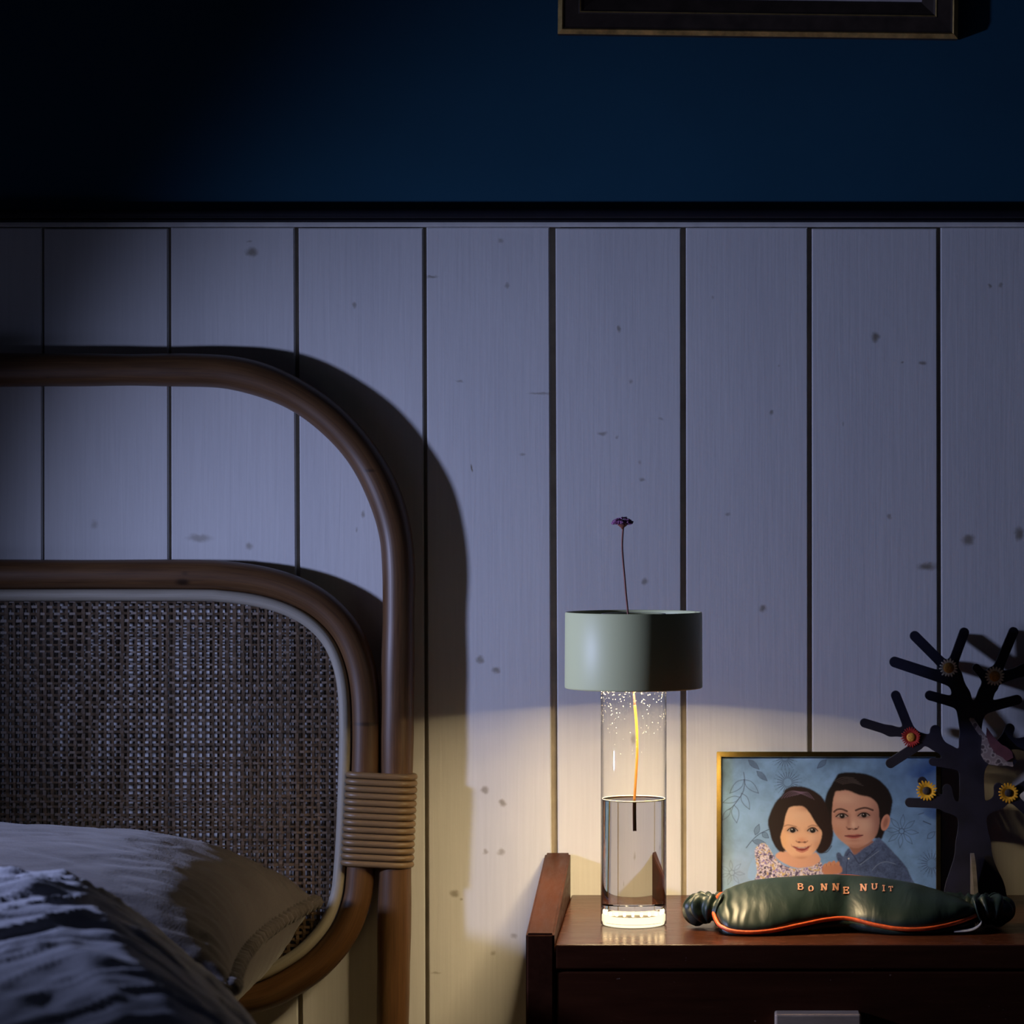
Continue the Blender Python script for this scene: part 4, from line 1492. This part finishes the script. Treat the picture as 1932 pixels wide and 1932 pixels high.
TOPE = [(1350, 1712), (1356, 1694), (1376, 1680), (1420, 1665), (1500, 1658), (1590, 1653), (1680, 1663), (1750, 1679), (1800, 1697), (1832, 1714), (1850, 1724)]
BOTE = [(1350, 1712), (1351, 1730), (1366, 1752), (1400, 1760), (1450, 1758), (1510, 1746), (1560, 1736), (1600, 1734), (1650, 1746), (1700, 1754), (1750, 1753), (1800, 1743), (1832, 1732), (1850, 1724)]
top_d = [(v.x, v.y) for v in catmull([Vector((x, y, 0)) for x, y in TOPE], 10)]
bot_d = [(v.x, v.y) for v in catmull([Vector((x, y, 0)) for x, y in BOTE], 10)]
tx, ty = [p[0] for p in top_d], [p[1] for p in top_d]
bx_, by_ = [p[0] for p in bot_d], [p[1] for p in bot_d]
for arr in (tx, bx_):
    for i in range(1, len(arr)):
        arr[i] = max(arr[i], arr[i - 1] + 1e-4)
def mask_d(py):
    # leaning cushion: lower edge near the table edge, upper edge further back and higher
    return float(np.interp(py, [1640, 1762], [.150, .238]))
XL, XR = 1350.02, 1849.9
def mask_pt(u, s, side=1, extra=0.0):
    """u 0..1 along, s 0..1 bottom to top, side 1 front / -1 back"""
    x = XL + (XR - XL) * u
    yt, yb = float(np.interp(x, tx, ty)), float(np.interp(x, bx_, by_))
    y = yb + (yt - yb) * s
    p = P(x, y, mask_d(y))
    q = max(0.0, 4 * s * (1 - s))
    eu = min(1.0, u / .045, (1 - u) / .09)
    f = q ** .5 * math.sqrt(max(0, eu * (2 - eu)))
    crease = 1 - .62 * math.exp(-((x - 1597) / 22) ** 2) * (1 - .65 * s)
    bulge = .0115 * f * crease * (1 - .10 * math.cos(u * 12.5))
    if side < 0:
        bulge = -.006 * f
    wr = 0
    if side > 0:
        wr = .0012 * f * (mnoise.noise(Vector((x * .03, y * .03, 1))) + .6 * math.sin((x - 1350) * .35 + 3 * mnoise.noise(Vector((x * .02, y * .05, 4)))) * math.exp(-(x - 1350) / 40))
    nrm = Vector((0, -.62, .78))
    return p + nrm * (bulge + wr + extra)
nu, nsn = 150, 44
V, Fc = [], []
ids = {}
for side in (1, -1):
    for i in range(nu + 1):
        u = .5 - .5 * math.cos(math.pi * i / nu)
        for j in range(nsn + 1):
            s = .5 - .5 * math.cos(math.pi * j / nsn)
            if side < 0 and (i in (0, nu) or j in (0, nsn)):
                ids[(side, i, j)] = ids[(1, i, j)]
                continue
            ids[(side, i, j)] = len(V)
            V.append(mask_pt(u, s, side))
for side in (1, -1):
    for i in range(nu):
        for j in range(nsn):
            q = (ids[(side, i, j)], ids[(side, i + 1, j)], ids[(side, i + 1, j + 1)], ids[(side, i, j + 1)])
            Fc.append(q if side > 0 else q[::-1])
zmin = min(v.z for v in V)
me_ = empty('sleep_mask', (P(1597, 0, .2).x, -.2, ZT))
mp_ = []
body = mk('padded_satin', V, Fc, M_SATIN)
mp_.append(body)
edge_pts = [P(x, y, mask_d(y)) for x, y in bot_d] + [P(x, y, mask_d(y)) for x, y in reversed(top_d)][1:-1]
_all = [p for p in bot_d] + [p for p in reversed(top_d)][1:-1]
edge_pts = [p + (Vector((-.0012 if _all[i][0] < 1362 else 0, -.0030, .0008)) if (i < len(bot_d) or _all[i][0] < 1362) else Vector((0, .0018, -.0003))) for i, p in enumerate(edge_pts)]
edge_pts = [.5 * p + .25 * (edge_pts[i - 1] + edge_pts[(i + 1) % len(edge_pts)]) for i, p in enumerate(edge_pts)]
V2, F2, U2 = tube_data(edge_pts, S(3.9, .2), 8, True, Vector((0, -.8, .6)))
mp_.append(mk('piping', V2, F2, M_PIPE, None, True, U2))
# dark soft lining that the mask rests on
nl = 60
V, Fc = [], []
for i in range(nl + 1):
    u = i / nl
    x = XL + 6 + (XR - XL - 16) * u
    yb = float(np.interp(x, bx_, by_))
    yt = float(np.interp(x, tx, ty))
    d0 = mask_d(yb)
    a = P(x, yb + 1.5, d0) + Vector((0, .0005, 0))
    k = math.sin(math.pi * min(1, max(0, u))) ** .3
    fr_ = Vector((a.x, -d0 - .002 * k, max(ZT + .0006, a.z - .004)))
    lo = Vector((a.x, -d0 + .003, ZT + .0004))
    bk = Vector((a.x, -(d0 - .05), ZT + .0004))
    y2 = yb + (yt - yb) * .75
    tp = P(x, y2, mask_d(y2)) + Vector((0, .004, -.006))
    tp = Vector((a.x, -(d0 - .055 * k), max(ZT + .002, min(tp.z, a.z + .022))))
    V += [a, fr_, lo, bk, tp]
for i in range(nl):
    for k in range(5):
        k2 = (k + 1) % 5
        Fc.append((5 * i + k, 5 * i + k2, 5 * (i + 1) + k2, 5 * (i + 1) + k))
Fc += [(0, 1, 2, 3, 4), tuple(5 * nl + k for k in (4, 3, 2, 1, 0))]
mp_.append(mk('lining', V, Fc, M_SATIN))
# ruched elastic straps
def ruched(name, pts, r, seed):
    pth = catmull(pts, 14)
    def rad(i, l, t):
        ph = mnoise.noise(Vector((l * 30, seed, 0))) * 3 + .8 * math.sin(t * 2 + seed)
        return r * (1 + .16 * math.sin(l * 900 + ph) + .10 * math.sin(l * 400 + 2 * ph) + .05 * math.sin(3 * t + l * 200))
    V, Fc, U = tube_data(pth, rad, 24, False, Vector((0, -.2, 1)))
    return mk(name, V, Fc, M_SATIN, None, True, U)
sd = mask_d(1716)
zs = ZT + .0134
pl0 = P(1350, 1716, sd)
st1 = [Vector((pl0.x + .004, pl0.y, pl0.z - .001)), Vector((pl0.x - .006, pl0.y + .002, zs + .002)), Vector((pl0.x - .0125, pl0.y + .008, zs)), Vector((pl0.x - .012, pl0.y + .022, zs)), Vector((pl0.x + .010, pl0.y + .034, zs)), Vector((pl0.x + .05, pl0.y + .040, ZT + .0132)), Vector((pl0.x + .10, pl0.y + .042, ZT + .0132))]
mp_.append(ruched('ruched_strap', st1, .0098, 1.0))
pr0 = P(1850, 1724, mask_d(1724))
st2 = [Vector((pr0.x - .004, pr0.y, pr0.z + .001)), Vector((pr0.x + .006, pr0.y + .001, zs + .003)), Vector((pr0.x + .0135, pr0.y + .006, zs)), Vector((pr0.x + .014, pr0.y + .020, zs)), Vector((pr0.x - .004, pr0.y + .030, zs)), Vector((pr0.x - .05, pr0.y + .036, ZT + .0132)), Vector((pr0.x - .096, pr0.y + .040, ZT + .0132))]
mp_.append(ruched('ruched_strap', st2, .0098, 5.0))
# small white care label looping out at the right
lab = catmull([P(1800, 1758, .232), P(1832, 1756, .232), P(1848, 1748, .228), P(1852, 1738, .222), P(1846, 1731, .215)], 8)
V, Fc = [], []
for p in lab:
    V += [p + Vector((0, -.0004, 0)), p + Vector((0, .0050, .0010)), p + Vector((0, .0052, .0002)), p + Vector((0, -.0002, -.0006))]
for i in range(len(lab) - 1):
    for k in range(4):
        k2 = (k + 1) % 4
        Fc.append((4 * i + k, 4 * i + k2, 4 * i + 4 + k2, 4 * i + 4 + k))
mp_.append(mk('care_label', V, Fc, simple('white_label_ribbon', (.5, .5, .5), .6)))
mp_[-1]['label'] = 'small white care label loop'
# BONNE NUIT embroidered along the upper edge
words = [('B', 1506, 1679, 10.5), ('O', 1525.5, 1682, 9.5), ('N', 1550, 1680, 11), ('N', 1572, 1680, 11.5), ('E', 1592.5, 1686.5, 11.5), ('N', 1624, 1681, 11.5), ('U', 1645, 1678.5, 10), ('I', 1665, 1682, 10.5), ('T', 1676, 1682, 8.5)]
def surf_inv(x, y):
    u = (x - XL) / (XR - XL)
    lo, hi = .0, 1.0
    # the bulging front projects a little differently from the flat outline: solve for s so that the point lands at height y
    for _ in range(30):
        mid = (lo + hi) / 2
        p = mask_pt(u, mid, 1)
        py = CY - (p.z - ZC) / (DW + p.y) * F
        if py > y:
            lo = mid
        else:
            hi = mid
    return u, (lo + hi) / 2
for ch, px, py, h in words:
    V, Fc = [], []
    for q in glyph_quads(ch, .21):
        b = len(V)
        uvs_ = [surf_inv(px + x * h * 1.12, py - y * h) for x, y in q]
        for t in (.0001, .0007):
            V += [mask_pt(u, s, 1, t) for u, s in uvs_]
        Fc += [(b, b + 1, b + 2, b + 3)[::-1], (b + 4, b + 5, b + 6, b + 7)] + [(b + k, b + (k + 1) % 4, b + 4 + (k + 1) % 4, b + 4 + k) for k in range(4)]
    mp_.append(mk('letter', V, Fc, M_THREAD, None, False))
adopt(me_, *mp_)
tag(me_, 'dark green satin sleep mask with orange piping reading BONNE NUIT', 'sleep mask')

# ------------------------------------------------------------------ framed picture on the blue wall
pw = .3225
ph_ = .40
pe = empty('wall_picture', P(1430, 66, .012))
PROF = [(0.0, .0), (0.0, .020), (.0035, .0255), (.0045, .0235), (.0060, .0225), (.0165, .0215), (.0175, .0225), (.0185, .0215), (.0200, .0190), (.0290, .0125), (.0290, .0)]
GIL = {1, 2, 6}
roll = math.radians(-.72)
ctr = P(1430, 66, .012)
def pp(a, b, d):
    """picture coordinates: a across, b up from the lower edge, d out from the wall"""
    c, s = math.cos(roll), math.sin(roll)
    return Vector((ctr.x + a * c - b * s, -d + BACKY, ctr.z + a * s + b * c))
pparts = []
corners = [(-pw / 2, 0), (pw / 2, 0), (pw / 2, ph_), (-pw / 2, ph_)]
inn = [(1, 1), (-1, 1), (-1, -1), (1, -1)]
for k in range(4):
    k2 = (k + 1) % 4
    V, Fc, fm = [], [], []
    for (ins_, dep) in PROF:
        for kk in (k, k2):
            a = corners[kk][0] + inn[kk][0] * ins_
            b = corners[kk][1] + inn[kk][1] * ins_
            V.append(pp(a, b, dep * .46 + .001))
    n = len(PROF)
    for i in range(n - 1):
        Fc.append((2 * i, 2 * i + 1, 2 * i + 3, 2 * i + 2))
        fm.append(1 if i in GIL else 0)
    Fc.append((2 * n - 2, 2 * n - 1, 1, 0)); fm.append(0)
    Fc.append(tuple(range(0, 2 * n, 2))); fm.append(0)
    Fc.append(tuple(range(2 * n - 1, 0, -2))); fm.append(0)
    pparts.append(mk('frame_rail', V, Fc, [M_DARKFRAME, M_GILT], None, False, fmat=fm))
M_PAPER = simple('faded_picture_paper', (.70, .62, .62), .7, nscale=18, var=.25)
i0 = .0285
V = [pp(-pw / 2 + i0, i0, .0055), pp(pw / 2 - i0, i0, .0055), pp(pw / 2 - i0, ph_ - i0, .0055), pp(-pw / 2 + i0, ph_ - i0, .0055)]
V += [v + Vector((0, .004, 0)) for v in V]
pparts.append(mk('picture_sheet', V, [(0, 1, 2, 3), (7, 6, 5, 4), (0, 4, 5, 1), (1, 5, 6, 2), (2, 6, 7, 3), (3, 7, 4, 0)], M_PAPER, None, False))
adopt(pe, *pparts)
tag(pe, 'dark framed picture with gilt edges hanging on the blue wall', 'picture')
